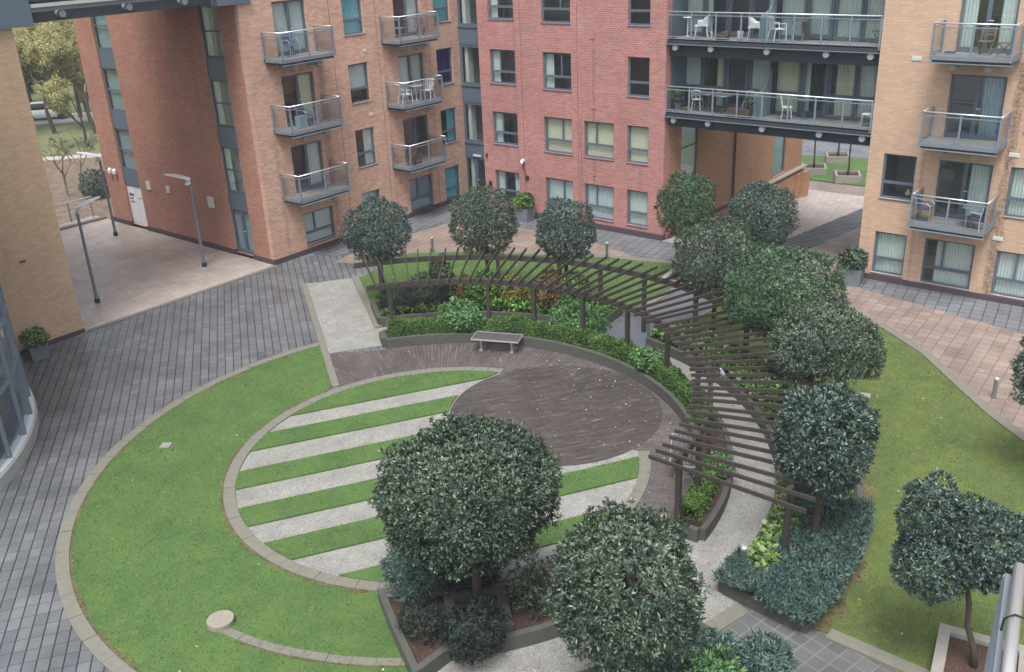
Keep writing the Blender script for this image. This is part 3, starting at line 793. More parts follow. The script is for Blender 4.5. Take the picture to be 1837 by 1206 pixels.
# passage side with two glazed strips
S1 = (-42.95, -41.55); S2 = (-34.65, -33.3)
PW = [(*S1, .12, 10.4), (*S2, .12, 10.4)]
wall(FP, -44.55, -32.2, .22, TOP, PW, "passage_wall", 'dark_red_brick', LB)
wall(FP, -32.2, -31.95, .22, TOP, [], "corner_wall", 'pink_brick', LB); wall(FL, 23.15, 23.5, .22, TOP, [], "corner_wall", 'pink_brick', LB)
b = MB(); FP.box(b, -44.6, S1[0], -.3, .05, -.05, .22); FP.box(b, S1[1], S2[0], -.3, .05, -.05, .22); FP.box(b, S2[1], -32.255, -.3, .05, -.05, .22); b.build("plinth", 'plinth', LB)
for (a, c) in (S1, S2):
    for z0, z1 in ((2.82, 4.75), (5.6, 7.5), (8.36, 10.4)):
        window(LB, FP, a, c, z0, z1, 'H', 'two:curtain' if a == S2[0] else 'full:frost', d=-.1)
    for z0, z1 in ((2.05, 2.82), (4.75, 5.6), (7.5, 8.36)):
        q = MB(); FP.box(q, a, c, -.16, -.06, z0 + .01, z1 - .01); q.build("spandrel_panel", 'spandrel', LB)
q = MB(); FP.box(q, S1[0], S1[1], -.16, -.1, .1, 2.03); FP.box(q, S1[0] + .68, S1[0] + .72, -.098, -.07, .1, 2.03)
wd = q.build("double_door", 'white_metal', LB)
q = MB()
for k, (a, c) in enumerate(((.12, .5), (.12, .42), (.14, .48))): FP.box(q, S1[0] + a, S1[0] + c, -.098, -.094, 1.52 - k * .16, 1.60 - k * .16 if k else 1.66)
FP.box(q, S1[0] + .82, S1[0] + 1.2, -.098, -.094, 1.46, 1.5)
q.build("notice_lettering", 'frame', wd)
window(LB, FP, S2[0], S2[1], .12, 2.03, 'D', 'full:frost', d=-.1, name="glass_door")
interior(LB, FP, -44.4, -32.3, STOREY, 1.8)
for y, z, s in ((40.75, 2.3, .32), (39.13, 2.32, .26), (35.9, 2.18, .4)):
    q = MB(); FP.box(q, -y - s / 2, -y + s / 2, 0.002, .05, z - s * .6, z + s * .6); q.build("vent_plate", 'curtain', LB)
for y in (43.85, 43.45):
    q = MB(); q.lathe(FP.p(-y, .1, 2.65), [(.05, -.12), (.1, -.1), (.11, .05), (.07, .13), (.02, .15)], 12); q.build("wall_light", 'white_metal', LB)
for u in (27.6, 30.2, 33.45):
    q = MB(); FL.box(q, u, u + .018, .001, .004, .22, TOP); q.build("movement_joint", 'plinth', LB)
for u, z in ((29.28, 7.95), (29.3, 5.2)):
    q = MB(); FL.box(q, u, u + .22, .002, .02, z, z + .12); q.build("air_brick", 'curtain', LB)
# ---- glazed stair strip in the corner
ST = thing("stair_tower", "narrow glazed stair strip with blue grey panels between pink and red brick", "stair tower", (35.6, 30.5, 0))
for z0, z1 in ((2.88, 4.85), (5.68, 7.57), (8.42, 10.4), (11.2, 13)): window(ST, FS, -31.93, -29.0, z0, z1, 'P', None, d=-.02, fr=.12)
for z0, z1 in ((2.1, 2.88), (4.85, 5.68), (7.57, 8.42), (10.4, 11.2), (13, TOP)):
    q = MB(); FS.box(q, -31.94, -28.9, -.12, .0, z0 + .004, z1 - .004); q.build("spandrel_panel", 'spandrel', ST)
q = MB()
for z in (2.88, 5.68, 8.42): FS.box(q, -31.94, -28.9, 0.002, .05, z - .06, z - .01)
q.build("sill", 'frame', ST)
window(ST, FS, -31.93, -30.6, 0, 2.1, 'D', None, d=-.02, name="entrance_door"); window(ST, FS, -30.58, -29, 0, 2.1, 'P', None, d=-.02)
q = MB(); FS.box(q, -31.4, -30.9, .002, .06, 2.2, 2.28); q.build("door_light", 'white_metal', ST)
q = MB()
for k in range(4):
    FS.box(q, -31.75, -31.55, -.5, -.16, .1 + k * 2.8, 2.4 + k * 2.8)
q.build("stair_wall", 'curtain', ST)
interior(ST, FS, -31.95, -28.9, STOREY, 2.5)
# ---- middle block
MBL = thing("apartment_building", "red brick apartment block in the middle between the glazed corner and the glazed bridge", "building", (34.4, 25, 0))
W = []
cov = {('A', 0): 'two:curtain', ('A', 1): 'left:curtain', ('A', 2): 'left:curtain', ('A', 3): 'left:curtain',
       ('B', 0): 'blind:blind', ('B', 1): 'blind:cream', ('B', 2): 'left:curtain', ('B', 3): None,
       ('C', 0): 'full:blind', ('C', 1): 'blind:cream', ('D', 0): 'full:curtain', ('D', 1): 'blind:cream', ('D', 2): None, ('D', 3): None}
for k, (z0, z1) in enumerate(((.45, 2.02), (3.21, 4.8), (6.0, 7.6), (8.82, 10.4))):
    W.append((-29.08, -27.6, z0 + .08, z1, 'T', cov['A', k])); W.append((-26.06, -24.52, z0, z1, 'R', cov['B', k]))
    if k < 2: W.append((-23.88, -22.33, z0, z1, 'T', cov['C', k]))
    W.append((-21.66, -20.61, z0, z1, 'L', cov['D', k]))
wall(FM, -29.72, -19.86, .25, TOP, W, "front_wall", 'red_brick', MBL)
q = F((34.4, 29.72), (1, 0), (0, 1)); wall(q, 0, 1.2, .0, TOP, [], "corner_wall", 'red_brick', MBL)
q = F((34.4, 19.86), (1, 0), (0, -1)); wall(q, 0, .42, .0, TOP, [], "corner_wall", 'red_brick', MBL)
for w in W: window(MBL, FM, *w[:4], w[4], w[5])
b = MB(); FM.box(b, -29.72, -19.85, -.3, .05, -.05, .25); b.build("plinth", 'plinth', MBL)
interior(MBL, FM, -29.6, -20.0, STOREY)
for u in (-27.25, -24.2):
    q = MB(); FM.box(q, u, u + .018, .001, .004, .25, TOP); q.build("movement_joint", 'plinth', MBL)
q = MB(); FM.box(q, -27.36, -27.22, .002, .16, 2.62, 2.72); q.lathe(FM.p(-27.27, .2, 2.62), [(.02, -.08), (.07, -.06), (.08, .03), (.04, .1)], 12); cc = q.build("security_camera", 'white_metal', MBL)
q = MB(); q.tube([FM.p(-27.25, .05, 2.6), FM.p(-27.33, .04, 2.35), FM.p(-27.2, .04, 2.1), FM.p(-27.12, .04, 1.95)], .014, 6); FM.box(q, -27.2, -27.02, .002, .08, 1.8, 1.95); q.build("cable", 'black', cc)
q = MB(); FM.box(q, -29.45, -29.3, .002, .06, 1.02, 1.42); FM.box(q, -29.56, -29.48, .002, .07, 2.6, 2.75); FM.box(q, -20.28, -20.12, .002, .03, 1.4, 1.5); q.build("entry_panel", 'black', MBL)
for u, z in ((-23.35, 2.5), (-23.35, 5.4), (-23.4, 8.3)):
    q = MB(); FM.box(q, u - .12, u + .1, .002, .02, z - .08, z + .06); q.build("air_brick", 'dark_red_brick', MBL)
# passage wall of the middle block (orange brick, falls with the ramp)
PQ = [(35.85, 37.42, .9, 4.98), (45.35, 47.0, .32, 4.98)]
wall(FQ, 34.82, 49.0, -1.6, 5.04, PQ, "passage_wall", 'orange_brick', MBL)
for (a, c, z0, z1) in PQ:
    zz = 2.3 if a < 40 else .32
    window(MBL, FQ, a, c, zz, z1, 'H', 'full:frost' if a > 40 else None)
    if a < 40:
        q = MB(); FQ.box(q, a, c, -.15, -.07, z0, zz - .01); q.build("spandrel_panel", 'spandrel', MBL)
interior(MBL, FQ, 34.9, 48.8, [-.15, 2.65, 5.0], 1.5)
q = MB(); FQ.box(q, 34.83, 36.2, -.1, -.02, 5.06, 11); q.build("upper_wall", 'spandrel', MBL); q = MB(); FQ.box(q, 40.2, 49.0, -.3, 0, 5.05, 9); q.build("upper_wall", 'orange_brick', MBL)
q = MB(); FQ.box(q, 34.83, 49.15, .0, .06, .02, .17); q.build("string_course", 'plinth', MBL)
q = MB(); FQ.box(q, 41.5, 49.25, .0, .3, .171, .24); q.build("coping", 'stone', MBL)
q = MB(); FQ.box(q, 41.5, 49.0, .002, .24, -1.6, .02); FQ.box(q, 47.9, 48.1, .242, .4, -1.6, .0); FQ.box(q, 48.5, 49.1, .242, .5, -1.6, .0); q.build("buttress_wall", 'orange_brick', MBL)
q = MB(); q.tube([FQ.p(40.85, .07, -1), FQ.p(40.85, .07, 5.0)], .05, 8); q.build("drain_pipe", 'plinth', MBL)
# ---- right block
RB = thing("apartment_building", "tan brick apartment block with steel balconies on the right", "building", (34.4, 5, 0))
W = []
for k, c in enumerate(('full:curtain', None)): W.append((-10.9, -9.76, .28 + 2.85 * k, 1.87 + 2.88 * k, 'L', c))
W.append((-9.12, -7.44, .22, 1.9, 'T', 'most:curtain')); W.append((-6.74, -5.05, .24, 1.84, 'T', 'full:curtain')); W.append((-6.74, -5.05, 3.05, 4.74, 'L', 'full:curtain'))
W.append((-6.55, -5.05, 5.9, 7.5, 'L', None))
for k, c in enumerate(('right:curtain', 'right:frost', 'two:curtain')): W.append((-9.0, -7.28, 2.7 + 2.8 * k, 4.73 + 2.88 * k, 'D', c))
wall(FM, -11.44, 8.0, .2, TOP, W, "front_wall", 'tan_brick', RB)
for w in W: window(RB, FM, *w[:4], w[4], w[5], name="french_door" if w[4] == 'D' else "window")
b = MB(); FM.box(b, -11.46, 8.0, -.3, .06, -.05, .2); b.build("plinth", 'plinth', RB)
interior(RB, FM, -11.3, 2, STOREY)
q = F((34.4, 11.44), (1, 0), (0, 1)); wall(q, 0, 6.0, -1.6, TOP, [], "passage_wall", 'tan_brick', RB)  # unseen side of the block, built to block light, cut short over the ramp
for k in range(3): balcony(RB, FM, -9.45, -6.98, 1.2, 3.73 + 2.8 * k, 1)
for u, z in ((-10.18, 8.06), (-6.71, 5.14), (-6.78, 2.26)):
    q = MB(); FM.box(q, u - .16, u + .16, .002, .025, z - .07, z + .07); FM.box(q, u - .12, u + .12, .026, .03, z - .035, z + .035); q.build("air_brick", 'curtain', RB)
# dark drips below the balcony ends are wall wear, kept as a thin pipe-side stain
# ---- glazed bridge on the right
BR = thing("glazed_bridge", "blue grey glazed bridge with two long balconies between red and tan brick blocks", "bridge", (34.4, 15.6, 5))
q = MB()
q.box(((34.9 + 39.4) / 2, (11.45 + 19.85) / 2, 5.21), (39.4 - 34.9, 8.38, .3))
q.box((34.78, 15.65, 5.1), (.2, 8.38, .42)); q.box((34.78, 15.65, 7.93), (.2, 8.38, .5)); q.box(((34.9 + 39.4) / 2, 15.65, 8.0), (4.5, 8.38, .24)); q.box((37.15, 15.65, 10.95), (4.5, 8.38, .3)); q.box((39.5, 15.65, 8.2), (.19, 8.38, 5.5))
q.build("floor_structure", 'dark_steel', BR)
for k in range(2): balcony(BR, FM, -19.84, -11.46, .02, 6.53 + 2.86 * k, 7, True, False)
q = MB()
for k in range(2): q.box((35.2, 15.65, 5.44 + 2.86 * k), (1.5, 8.3, .06))
q.build("deck", 'deck', BR)
YS = [20.0, 19.05, 18.02, 17.0, 15.95, 14.83, 13.75, 12.7, 11.5]
cv = [['half:curtain', 'right:cream', None, 'full:curtain', 'full:cream', 'left:curtain', 'most:cream', 'full:curtain'],
      ['full:curtain', 'left:curtain', None, 'right:curtain', 'full:curtain', 'full:curtain', 'full:curtain', 'full:curtain']]
for k in range(2):
    z0 = 5.5 + 2.86 * k
    for i in range(8):
        door = i in (2, 5)
        window(BR, FG, -YS[i], -YS[i + 1] - .02, z0 + .02, z0 + 2.25, 'P' if door else 'L', cv[k][i], d=0, name="glazed_door" if door else "glazed_panel", fr=.15 if door else .085)
    q = MB(); FG.box(q, -20, -11.5, -.1, .04, z0 + 2.26, z0 + 2.6); FG.box(q, -16.06, -15.82, .0, .12, z0, z0 + 2.25); q.build("fascia", 'dark_steel', BR)
    # frosted privacy screen with a sloping top
    q = MB(); y = 15.95 + .02
    q.prism([(0, 0)] * 0 or [(35.95, y), (34.5, y), (34.5, y + .03), (35.95, y + .03)], z0, z0 + .9)
    q.hexa([(35.95, y, z0 + .902), (34.5, y, z0 + .902), (34.5, y + .03, z0 + .902), (35.95, y + .03, z0 + .902), (35.95, y, z0 + 1.75), (35.3, y, z0 + 1.72 if 0 else z0 + 1.1), (35.3, y + .03, z0 + 1.1), (35.95, y + .03, z0 + 1.75)])
    q.build("privacy_screen", 'frost', BR)
interior(BR, FG, -19.8, -11.5, [5.45, 8.3, 11.05], 3.0)
# ---- left bridge over the passage
BL_ = thing("glazed_bridge", "grey steel bridge over the passage at the top left corner", "bridge", (18.8, 32, 10.5))
q = MB(); q.box((18.85, 34.65, 10.8), (8.5, 4.9, .6)); q.box((18.85, 34.7, 13.8), (8.5, 4.8, 5.35)); q.build("floor_structure", 'dark_steel', BL_)
for u0_, u1_ in ((13.6, 15.25), (22.2, 23.7)):
    q = MB(); FL.box(q, u0_, u1_, -.3, .12, 10.44, 11.6); q.build("end_casing", 'spandrel', BL_)
q = MB(); FL.box(q, 15.27, 22.18, -.05, .1, 10.84, 10.98); q.build("edge_channel", 'deck_edge', BL_)
q = MB(); FL.box(q, 15.27, 22.18, .0, .16, 10.98, 11.08); q.build("edge_trim", 'chrome', BL_)
for u in (16.3, 18.7, 20.9):
    q = MB(); q.tube([FL.p(u, -.8, 10.72), FL.p(u, .06, 10.72)], .115, 14); q.build("bracket_tube", 'pipe_end', BL_)
# ---- left tan wall and the curved glazed bay
TB = thing("apartment_building", "windowless yellow brick block between the curved glass bay and the passage", "building", (12.5, 31.95, 0))
wall(FL, 5.0, 14.58, .16, TOP, [], "front_wall", 'yellow_brick', TB)
q = F((14.58, 31.95), (0, 1), (1, 0)); wall(q, 0, 14.5, 0, TOP, [], "passage_wall", 'yellow_brick', TB)
b = MB(); FL.box(b, 10, 14.6, -.3, .05, -.05, .16); b.build("plinth", 'plinth', TB)
q = MB()
for u, z in ((12.45, 5.6), (13.0, 3.1)): FL.box(q, u, u + .2, .002, .03, z, z + .05)
q.build("weep_vent", 'plinth', TB)
BAY = (2.5, 30.5)
CB = thing("glass_bay", "curved blue green glass bay with grey mullions at the left edge", "glazed bay", (*BAY, 0))
MB().arcwall(BAY, 8.2, 8.66, -80, 12, -.05, .34, 40).build("plinth_wall", 'bay_wall', CB)
MB().arcwall(BAY, 8.3, 8.62, -80, 12, .342, .42, 40).build("sill", 'lamp_top', CB)
MB().arcwall(BAY, 8.47, 8.485, -80, 12, .42, 15.5, 40).build("pane", 'glass', CB)
zb = [2.1, 3.45, 5.0, 6.5, 8.0, 9.5, 11]
for z in zb: MB().arcwall(BAY, 8.46, 8.56, -80, 12, z - .04, z + .04, 40).build("transom", 'rail_frame', CB)
for k in range(11):
    a = R(6 - 8.7 * k); q = MB(); q.bar((BAY[0] + 8.53 * math.cos(a), BAY[1] + 8.53 * math.sin(a), .42), (BAY[0] + 8.53 * math.cos(a), BAY[1] + 8.53 * math.sin(a), 15), .07, .1, (math.cos(a), math.sin(a), 0)); q.build("mullion", 'rail_frame', CB)
MB().arcwall(BAY, 8.40, 8.43, -80, 12, 3.5, 4.95, 40).build("spandrel_panel", 'spandrel', CB)
q = MB(); q.arcwall(BAY, 5.6, 5.7, -85, 15, 0, 15, 30)
for z in (0, 3.4, 6.4, 9.4): q.arcwall(BAY, 5.7, 8.2, -85, 15, z - .1, z, 30)
q.build("interior", 'interior', CB, fix=False)

# ================================================================== PERGOLA
PG = thing("pergola", "dark timber pergola curving over the gravel path", "pergola", (C[0], 16.08, 0), local=True)
ZB = 2.02
MB().arcwall((0, 0), 7.40, 7.48, -89, 57, ZB - .09, ZB + .09, 70).build("beam", 'pergola', PG)
MB().arcwall((0, 0), 9.86, 9.95, -89, 57, ZB - .09, ZB + .09, 70).build("beam", 'pergola', PG)
rm = MB(); rm.box((8.74, 0, ZB + .15), (3.55, .042, .088)); r0 = rm.build("rafter", 'pergola', PG)
NR = 55
for k in range(NR):
    o = r0 if k == 0 else r0.copy()
    if k: col.objects.link(o)
    o.parent = PG; o.rotation_euler = (R(random.uniform(-.6, .6)), 0, R(54.8 - 146 * k / (NR - 1) + random.uniform(-.25, .25)))
pi = MB(); pi.box((7.44, 0, (ZB - .09 + .05) / 2), (.115, .115, ZB - .09 - .05)); p0 = pi.build("post", 'pergola', PG)
pj = MB(); pj.box((9.9, 0, (ZB - .09 + .05) / 2), (.115, .115, ZB - .09 - .05)); p1 = pj.build("post", 'pergola', PG)
for src, angs in ((p0, (51.5, 26.2, 13.9, 0, -14, -29, -45, -58, -67.5, -77.5, -87)), (p1, (52, 40, 27.5, 14.5, 5.5, -4.5, -17, -31, -45, -59, -73, -87))):
    for k, a in enumerate(angs):
        o = src if k == 0 else src.copy()
        if k: col.objects.link(o)
        o.parent = PG; o.rotation_euler = (0, 0, R(a))

# ================================================================== TREES
def lollipop(name, x, y, zc, rx, rz_, mat, label, seed, zb=.3, dens=235, lobes=None, leaf=.08, p=2.3, base=None, gaps=(), r0=.085, group="clipped evergreen trees round the lawn"):
    t = thing(name, label, "tree", (x, y, zb), group)
    lb = lobes or [(0, 0, 0, rx, rx, rz_)]
    lb = [(x + a, y + b_, zc + c, d, e, f_) for a, b_, c, d, e, f_ in lb]
    P, N = lobe_points(lb, dens, seed, p)
    for gx, gy, gz, gr in gaps:
        k = ((P - np.array([x + gx, y + gy, zc + gz])) ** 2).sum(1) > gr * gr; P, N = P[k], N[k]
    me = leaf_mesh("crown", P, N, leaf, leaf * .34, 7, .58, seed)
    link("crown", me, mat, t)
    rg = random.Random(seed); limbs = []
    for k in range(9):
        a = k * 2.4 + rg.random(); q = rx * rg.uniform(.45, .75); limbs.append((math.cos(a) * q, math.sin(a) * q, rz_ * rg.uniform(.1, .9), rg.uniform(.62, .95)))
    trunk_mesh((*(base or (x, y)), zb - .1), (x + rg.uniform(-.1, .1), y + rg.uniform(-.1, .1), zc + rz_ * (.35 if not lobes else .1)), r0, r0 * .55, limbs, seed).build("trunk", 'bark', t, True)
    return t
lollipop("clipped_tree", 22.22, 24.43, 2.95, 1.12, 1.08, 'leaf_b', "dark domed clipped tree at the left end of the pergola beside the gravel path", 11)
lollipop("clipped_tree", 25.09, 21.87, 2.92, 1.15, 1.18, 'leaf', "dense rounded clipped tree standing second from the left behind the pergola", 12, p=2.4)
lollipop("clipped_tree", 25.8, 18.73, 2.92, 1.0, 1.02, 'leaf_b', "small silvery clipped tree in front of the pale ground floor windows of the red block", 13, p=2.4)
lollipop("clipped_tree", 30.48, 16.6, 2.95, 1.0, 1.17, 'leaf_g', "loose green clipped tree in front of the passage corner of the red block", 14, zb=.1, p=2.3)
lollipop("clipped_tree", 30.78, 13.77, 2.9, 1.15, 1.15, 'leaf_b', "round dark clipped tree in front of the ramp under the bridge", 15, zb=.1, p=2.2)
lollipop("clipped_tree", 25.95, 13.02, 2.9, 1.22, 1.15, 'leaf', "clipped tree with a bronze tinge over the right bend of the pergola", 16, p=2.4)
lollipop("clipped_tree", 24.11, 10.01, 2.95, 1.6, 1.25, 'leaf_g', "broad bright green domed tree, the widest behind the right of the pergola", 17, p=2.2)
lollipop("clipped_tree", 21.44, 7.63, 3.0, 1.35, 1.1, 'leaf_p', "grey green tree with a ragged open underside beside the right lawn", 18, gaps=((.2, -.9, -.75, .4), (-.5, -.2, -.95, .35)),
         lobes=[(0, 0, .05, 1.1, 1.15, .95), (-.45, .55, -.15, .75, .75, .85), (.6, -.7, -.4, .5, .5, .7)], p=2.0)
lollipop("clipped_tree", 17.05, 5.93, 2.9, .94, 1.1, 'leaf_b', "tall dark glossy clipped tree rising from the blue juniper bed", 19, dens=210, leaf=.1, p=2.4)
lollipop("clipped_tree", 11.15, 10.45, 3.05, 1.62, 1.4, 'leaf', "biggest clipped tree, in the front bed before the striped circle", 20, dens=230, leaf=.092, p=2.35, r0=.1, gaps=((.3, -1.5, -.45, .42), (-.9, -1.0, -1.0, .35), (.9, .9, -.9, .4)),
         lobes=[(0, 0, -.05, 1.38, 1.45, 1.27), (.3, -.42, .0, 1.15, 1.05, 1.15), (-.25, .4, -.12, 1.2, 1.2, 1.2)])
lollipop("clipped_tree", 10.55, 6.64, 2.85, 1.15, 1.3, 'leaf', "upright grey green tree at the bottom edge beside the gravel path", 21, dens=220, leaf=.095, p=2.3, gaps=((-.4, -1.0, -.9, .35), (-1.0, .2, -1.05, .35), (.3, -1.1, .1, .22)))
lollipop("clipped_tree", 14.95, 2.65, 2.95, 1.0, 1.2, 'leaf_b', "two lobed open tree in a square pit on the right lawn", 22, zb=.3, dens=260, leaf=.08, p=2.2, r0=.062, base=(15.22, 2.22),
         lobes=[(-.15, .55, .3, .5, .5, .78), (.1, -.15, -.05, .75, .75, .75), (-.4, .4, -.45, .6, .6, .6), (.25, -.52, -.2, .52, .52, .7)])
lollipop("clipped_tree", 22.85, 2.75, 2.9, .95, .98, 'leaf_b', "clipped tree cut by the right edge of the picture", 23, zb=.05, p=2.3)
tree_pit(11.05, 10.35, 1.25, -42, .42, "square concrete tree pit in the front bed under the biggest clipped tree")
tree_pit(15.3, 2.12, 1.55, 10, .36, "square concrete tree pit round the two lobed tree on the right lawn")
tree_pit(30.48, 16.6, 1.5, 8, .2, "square concrete tree pit under the loose green tree by the red block")

# ================================================================== HEDGE, SHRUBS AND GROUND COVER
def leafcloud(name, P, N, mat, length, width, per, spread, seed, parent=None, up=.25):
    return link(name, leaf_mesh(name, P, N, length, width, per, spread, seed, up), mat, parent)
def arcpts(c, r0, r1, a0, a1, n, seed, ztop, zjit=.05, zlow=None):
    rg = np.random.default_rng(seed); a = np.radians(rg.uniform(a0, a1, n)); r_ = np.sqrt(rg.uniform(r0 ** 2, r1 ** 2, n))
    P = np.stack([c[0] + r_ * np.cos(a), c[1] + r_ * np.sin(a), np.full(n, 0.0)], 1)
    wob = .06 * np.sin(a * 23) + .05 * np.sin(a * 57 + 1)
    if zlow is None: P[:, 2] = ztop + wob + rg.normal(0, zjit, n)
    else: P[:, 2] = rg.uniform(zlow, ztop, n) + wob * .5
    return P, a, r_
# box hedge: top plus both faces
parts = []
for (a0, a1, zt) in ((-52, 53.5, .74), (-84, -66, .66)):
    k = int((a1 - a0) * 42)
    P, a, r_ = arcpts(C, 7.2, 7.6, a0, a1, k * 2, 31, zt, .02); N = np.tile([0, 0, 1.], (len(P), 1)); parts.append((P, N))
    for rr, sg in ((7.19, -1), (7.61, 1)):
        P, a, _ = arcpts(C, rr - .02, rr + .02, a0, a1, k, 33, zt, 0, .3); N = np.stack([sg * np.cos(a), sg * np.sin(a), np.zeros(len(a))], 1); parts.append((P, N))
    P, a, _ = arcpts(C, 7.2, 7.68, a0, a1, k, 35, zt - .1, 0, .3); parts.append((P, np.tile([0, 0, 1.], (len(P), 1))))
P = np.concatenate([p for p, _ in parts]); N = np.concatenate([n for _, n in parts])
tag(leafcloud("hedge", P, N, 'hedge', .05, .032, 6, .7, 36), "clipped low box hedge curving round the brick paving behind the bench", "hedge")

def shrub(name, x, y, z, rx, ry, rz_, mat, label, seed, dens=120, leaf=.09, wid=.5, lobes=None, p=2.0, stems=True, per=6, spread=.6, group=None):
    t = thing(name, label, "shrub", (x, y, z), group)
    lb = lobes or [(0, 0, rz_ * .8, rx, ry, rz_)]
    lb = [(x + a, y + b_, z + c, d, e, f_) for a, b_, c, d, e, f_ in lb]
    P, N = lobe_points(lb, dens, seed, p, .45); k = P[:, 2] > z - .02
    leafcloud("foliage", P[k], N[k], mat, leaf, leaf * wid, per, spread, seed, t)
    if stems:
        b = MB(); rg = random.Random(seed)
        for i in range(6):
            a = i * 1.05 + rg.random() * .5; b.tube([(x, y, z - .05), (x + math.cos(a) * rx * .3, y + math.sin(a) * ry * .3, z + rz_ * .7), (x + math.cos(a) * rx * .7, y + math.sin(a) * ry * .7, z + rz_ * 1.2)], [.02, .014, .006], 5)
        b.build("stem", 'bark', t)
    return t
def pol(r_, a): return (C[0] + r_ * math.cos(R(a)), C[1] + r_ * math.sin(R(a)))
# back bed, left to right
shrub("yew_bush", *pol(9.75, 49.5), .27, .75, .7, .5, 'conifer', "very dark spreading yew bush at the left end of the back bed", 41, 170, .1, .16, spread=.75)
shrub("yew_bush", *pol(9.7, 43.5), .27, .85, .75, .72, 'conifer', "dark upright yew bush behind the second pergola post", 42, 170, .1, .16, spread=.75)
shrub("broadleaf_shrub", *pol(10.3, 40), .27, .45, .45, .95, 'leaf', "tall thin dark green shrub behind the yew bushes", 43, 110, .1, .4)
shrub("red_leaf_shrub", *pol(10.35, 35.5), .27, .45, .4, .5, 'rust', "small rust tinged shrub beside the dark yew", 44, 130, .1, .45)
shrub("broadleaf_shrub", *pol(9.9, 31), .27, .6, .6, .65, 'ivy', "pale green shrub left of the yellow one in the back bed", 45, 110, .11, .5)
shrub("yellow_leaf_shrub", *pol(10.0, 25), .27, .5, .5, .62, 'gold', "yellow and orange leaved shrub behind the bench", 46, 130, .11, .5)
shrub("broadleaf_shrub", *pol(10.35, 20), .27, .35, .35, .5, 'conifer', "little dark shrub at the back kerb behind the yellow one", 47, 110, .1, .3)
shrub("red_leaf_shrub", *pol(9.9, 17), .27, .75, .6, .75, 'rust', "red and green leaved shrub right of the yellow one", 48, 130, .11, .5)
shrub("broadleaf_shrub", *pol(10.1, 12.5), .27, .6, .55, .7, 'ivy', "light green shrub at the right of the red leaved one", 49, 110, .1, .5)
# sprawling fresh green shrubs by the hedge
shrub("sprawling_shrub", *pol(7.6, 34.5), .4, .55, .9, .42, 'fresh', "fresh green shrub leaning over the hedge left of the bench", 51, 110, .1, .5)
shrub("sprawling_shrub", *pol(8.0, 5), .3, .6, 1.05, .62, 'fresh', "large fresh green shrub spilling over the hedge and wall right of the bench", 52, 120, .1, .5)
shrub("sprawling_shrub", *pol(7.35, -22), .35, .35, .6, .38, 'fresh', "fresh green shrub growing out of the hedge at the right of the paving", 53, 120, .1, .5)
shrub("sprawling_shrub", *pol(7.5, -68), .3, .35, .5, .3, 'fresh', "bright green shrub at the foot of the front pergola posts", 54, 130, .08, .5)
# ground cover
def cover(poly, n, seed, z, mat, leaf, wid, label, per=5, hvar=.12, name="ground_cover", spread=.75):
    q = scatter(poly, n, seed); rg = np.random.default_rng(seed)
    hh = .08 * np.sin(q[:, 0] * 3.1) * np.sin(q[:, 1] * 2.7) + rg.random(n) * hvar
    P = np.c_[q, z + np.abs(hh)]; N = np.tile([0, 0, 1.], (n, 1))
    o = leafcloud(name, P, N, mat, leaf, wid, per, spread, seed); stuff(o, label, "ground cover"); return o
cover(arc(C, 9.12, 4.8, 38, 30) + arc(C, 10.5, 38, 4.8, 30), 2000, 61, .3, 'ivy', .15, .11, "glossy broad leaved ground cover filling the back bed", hvar=.22)
cover(arc(C, 9.12, 38, 53, 16) + arc(C, 9.5, 53, 38, 16), 260, 62, .3, 'broad', .15, .1, "pale edging leaves along the front of the yew bushes")
cover(arc(C, 9.12, -40, -9, 30) + arc(C, 10.6, -9, -40, 30), 1100, 63, .3, 'ivy', .13, .09, "green ground cover under the pergola right of the tarmac path", hvar=.2)
cover(arc(C, 9.15, -72, -40, 30) + arc(C, 10.7, -40, -72, 30), 700, 64, .28, 'hedge', .12, .08, "sparse dark ground cover below the pergola rafters")
cover(arc(C, 9.12, -92, -70, 24) + arc(C, 9.75, -70, -92, 24), 1100, 65, .3, 'broad', .15, .12, "light green round leaves lining the gravel path below the glossy tree", hvar=.2)
jp = arc(C, 9.55, -95.8, -73, 24) + arc(C, 11.12, -73, -95.8, 24)
# juniper: low feathery sprays
q = scatter(jp, 3000, 66); rg = np.random.default_rng(66)
q = np.concatenate([q, scatter(arc(C, 8.95, -96.3, -90, 10) + arc(C, 11.0, -90, -96.3, 10), 1500, 67)])
hh = .12 + .09 * np.sin(q[:, 0] * 4.1 + 1) * np.sin(q[:, 1] * 3.7) + rg.random(len(q)) * .16
P = np.c_[q, .3 + np.abs(hh)]
an = rg.uniform(0, 6.28, len(q)); N = np.stack([np.cos(an) * .8, np.sin(an) * .8, np.full(len(q), .45)], 1)
stuff(leafcloud("juniper", P, N, 'juniper', .115, .022, 10, .5, 68, up=.05), "blue green spreading juniper at the end of the right bed", "ground cover")
shrub("dark_bush", *pol(9.9, -76), .3, .45, .45, .38, 'juniper', "rounded juniper bush beside the trunk of the glossy tree", 69, 190, .12, .18, stems=False, spread=.75)
shrub("yellow_leaf_shrub", *pol(9.55, -71.5), .3, .4, .5, .45, 'gold', "orange and yellow shrub peeping under the glossy tree", 70, 120, .11, .5)
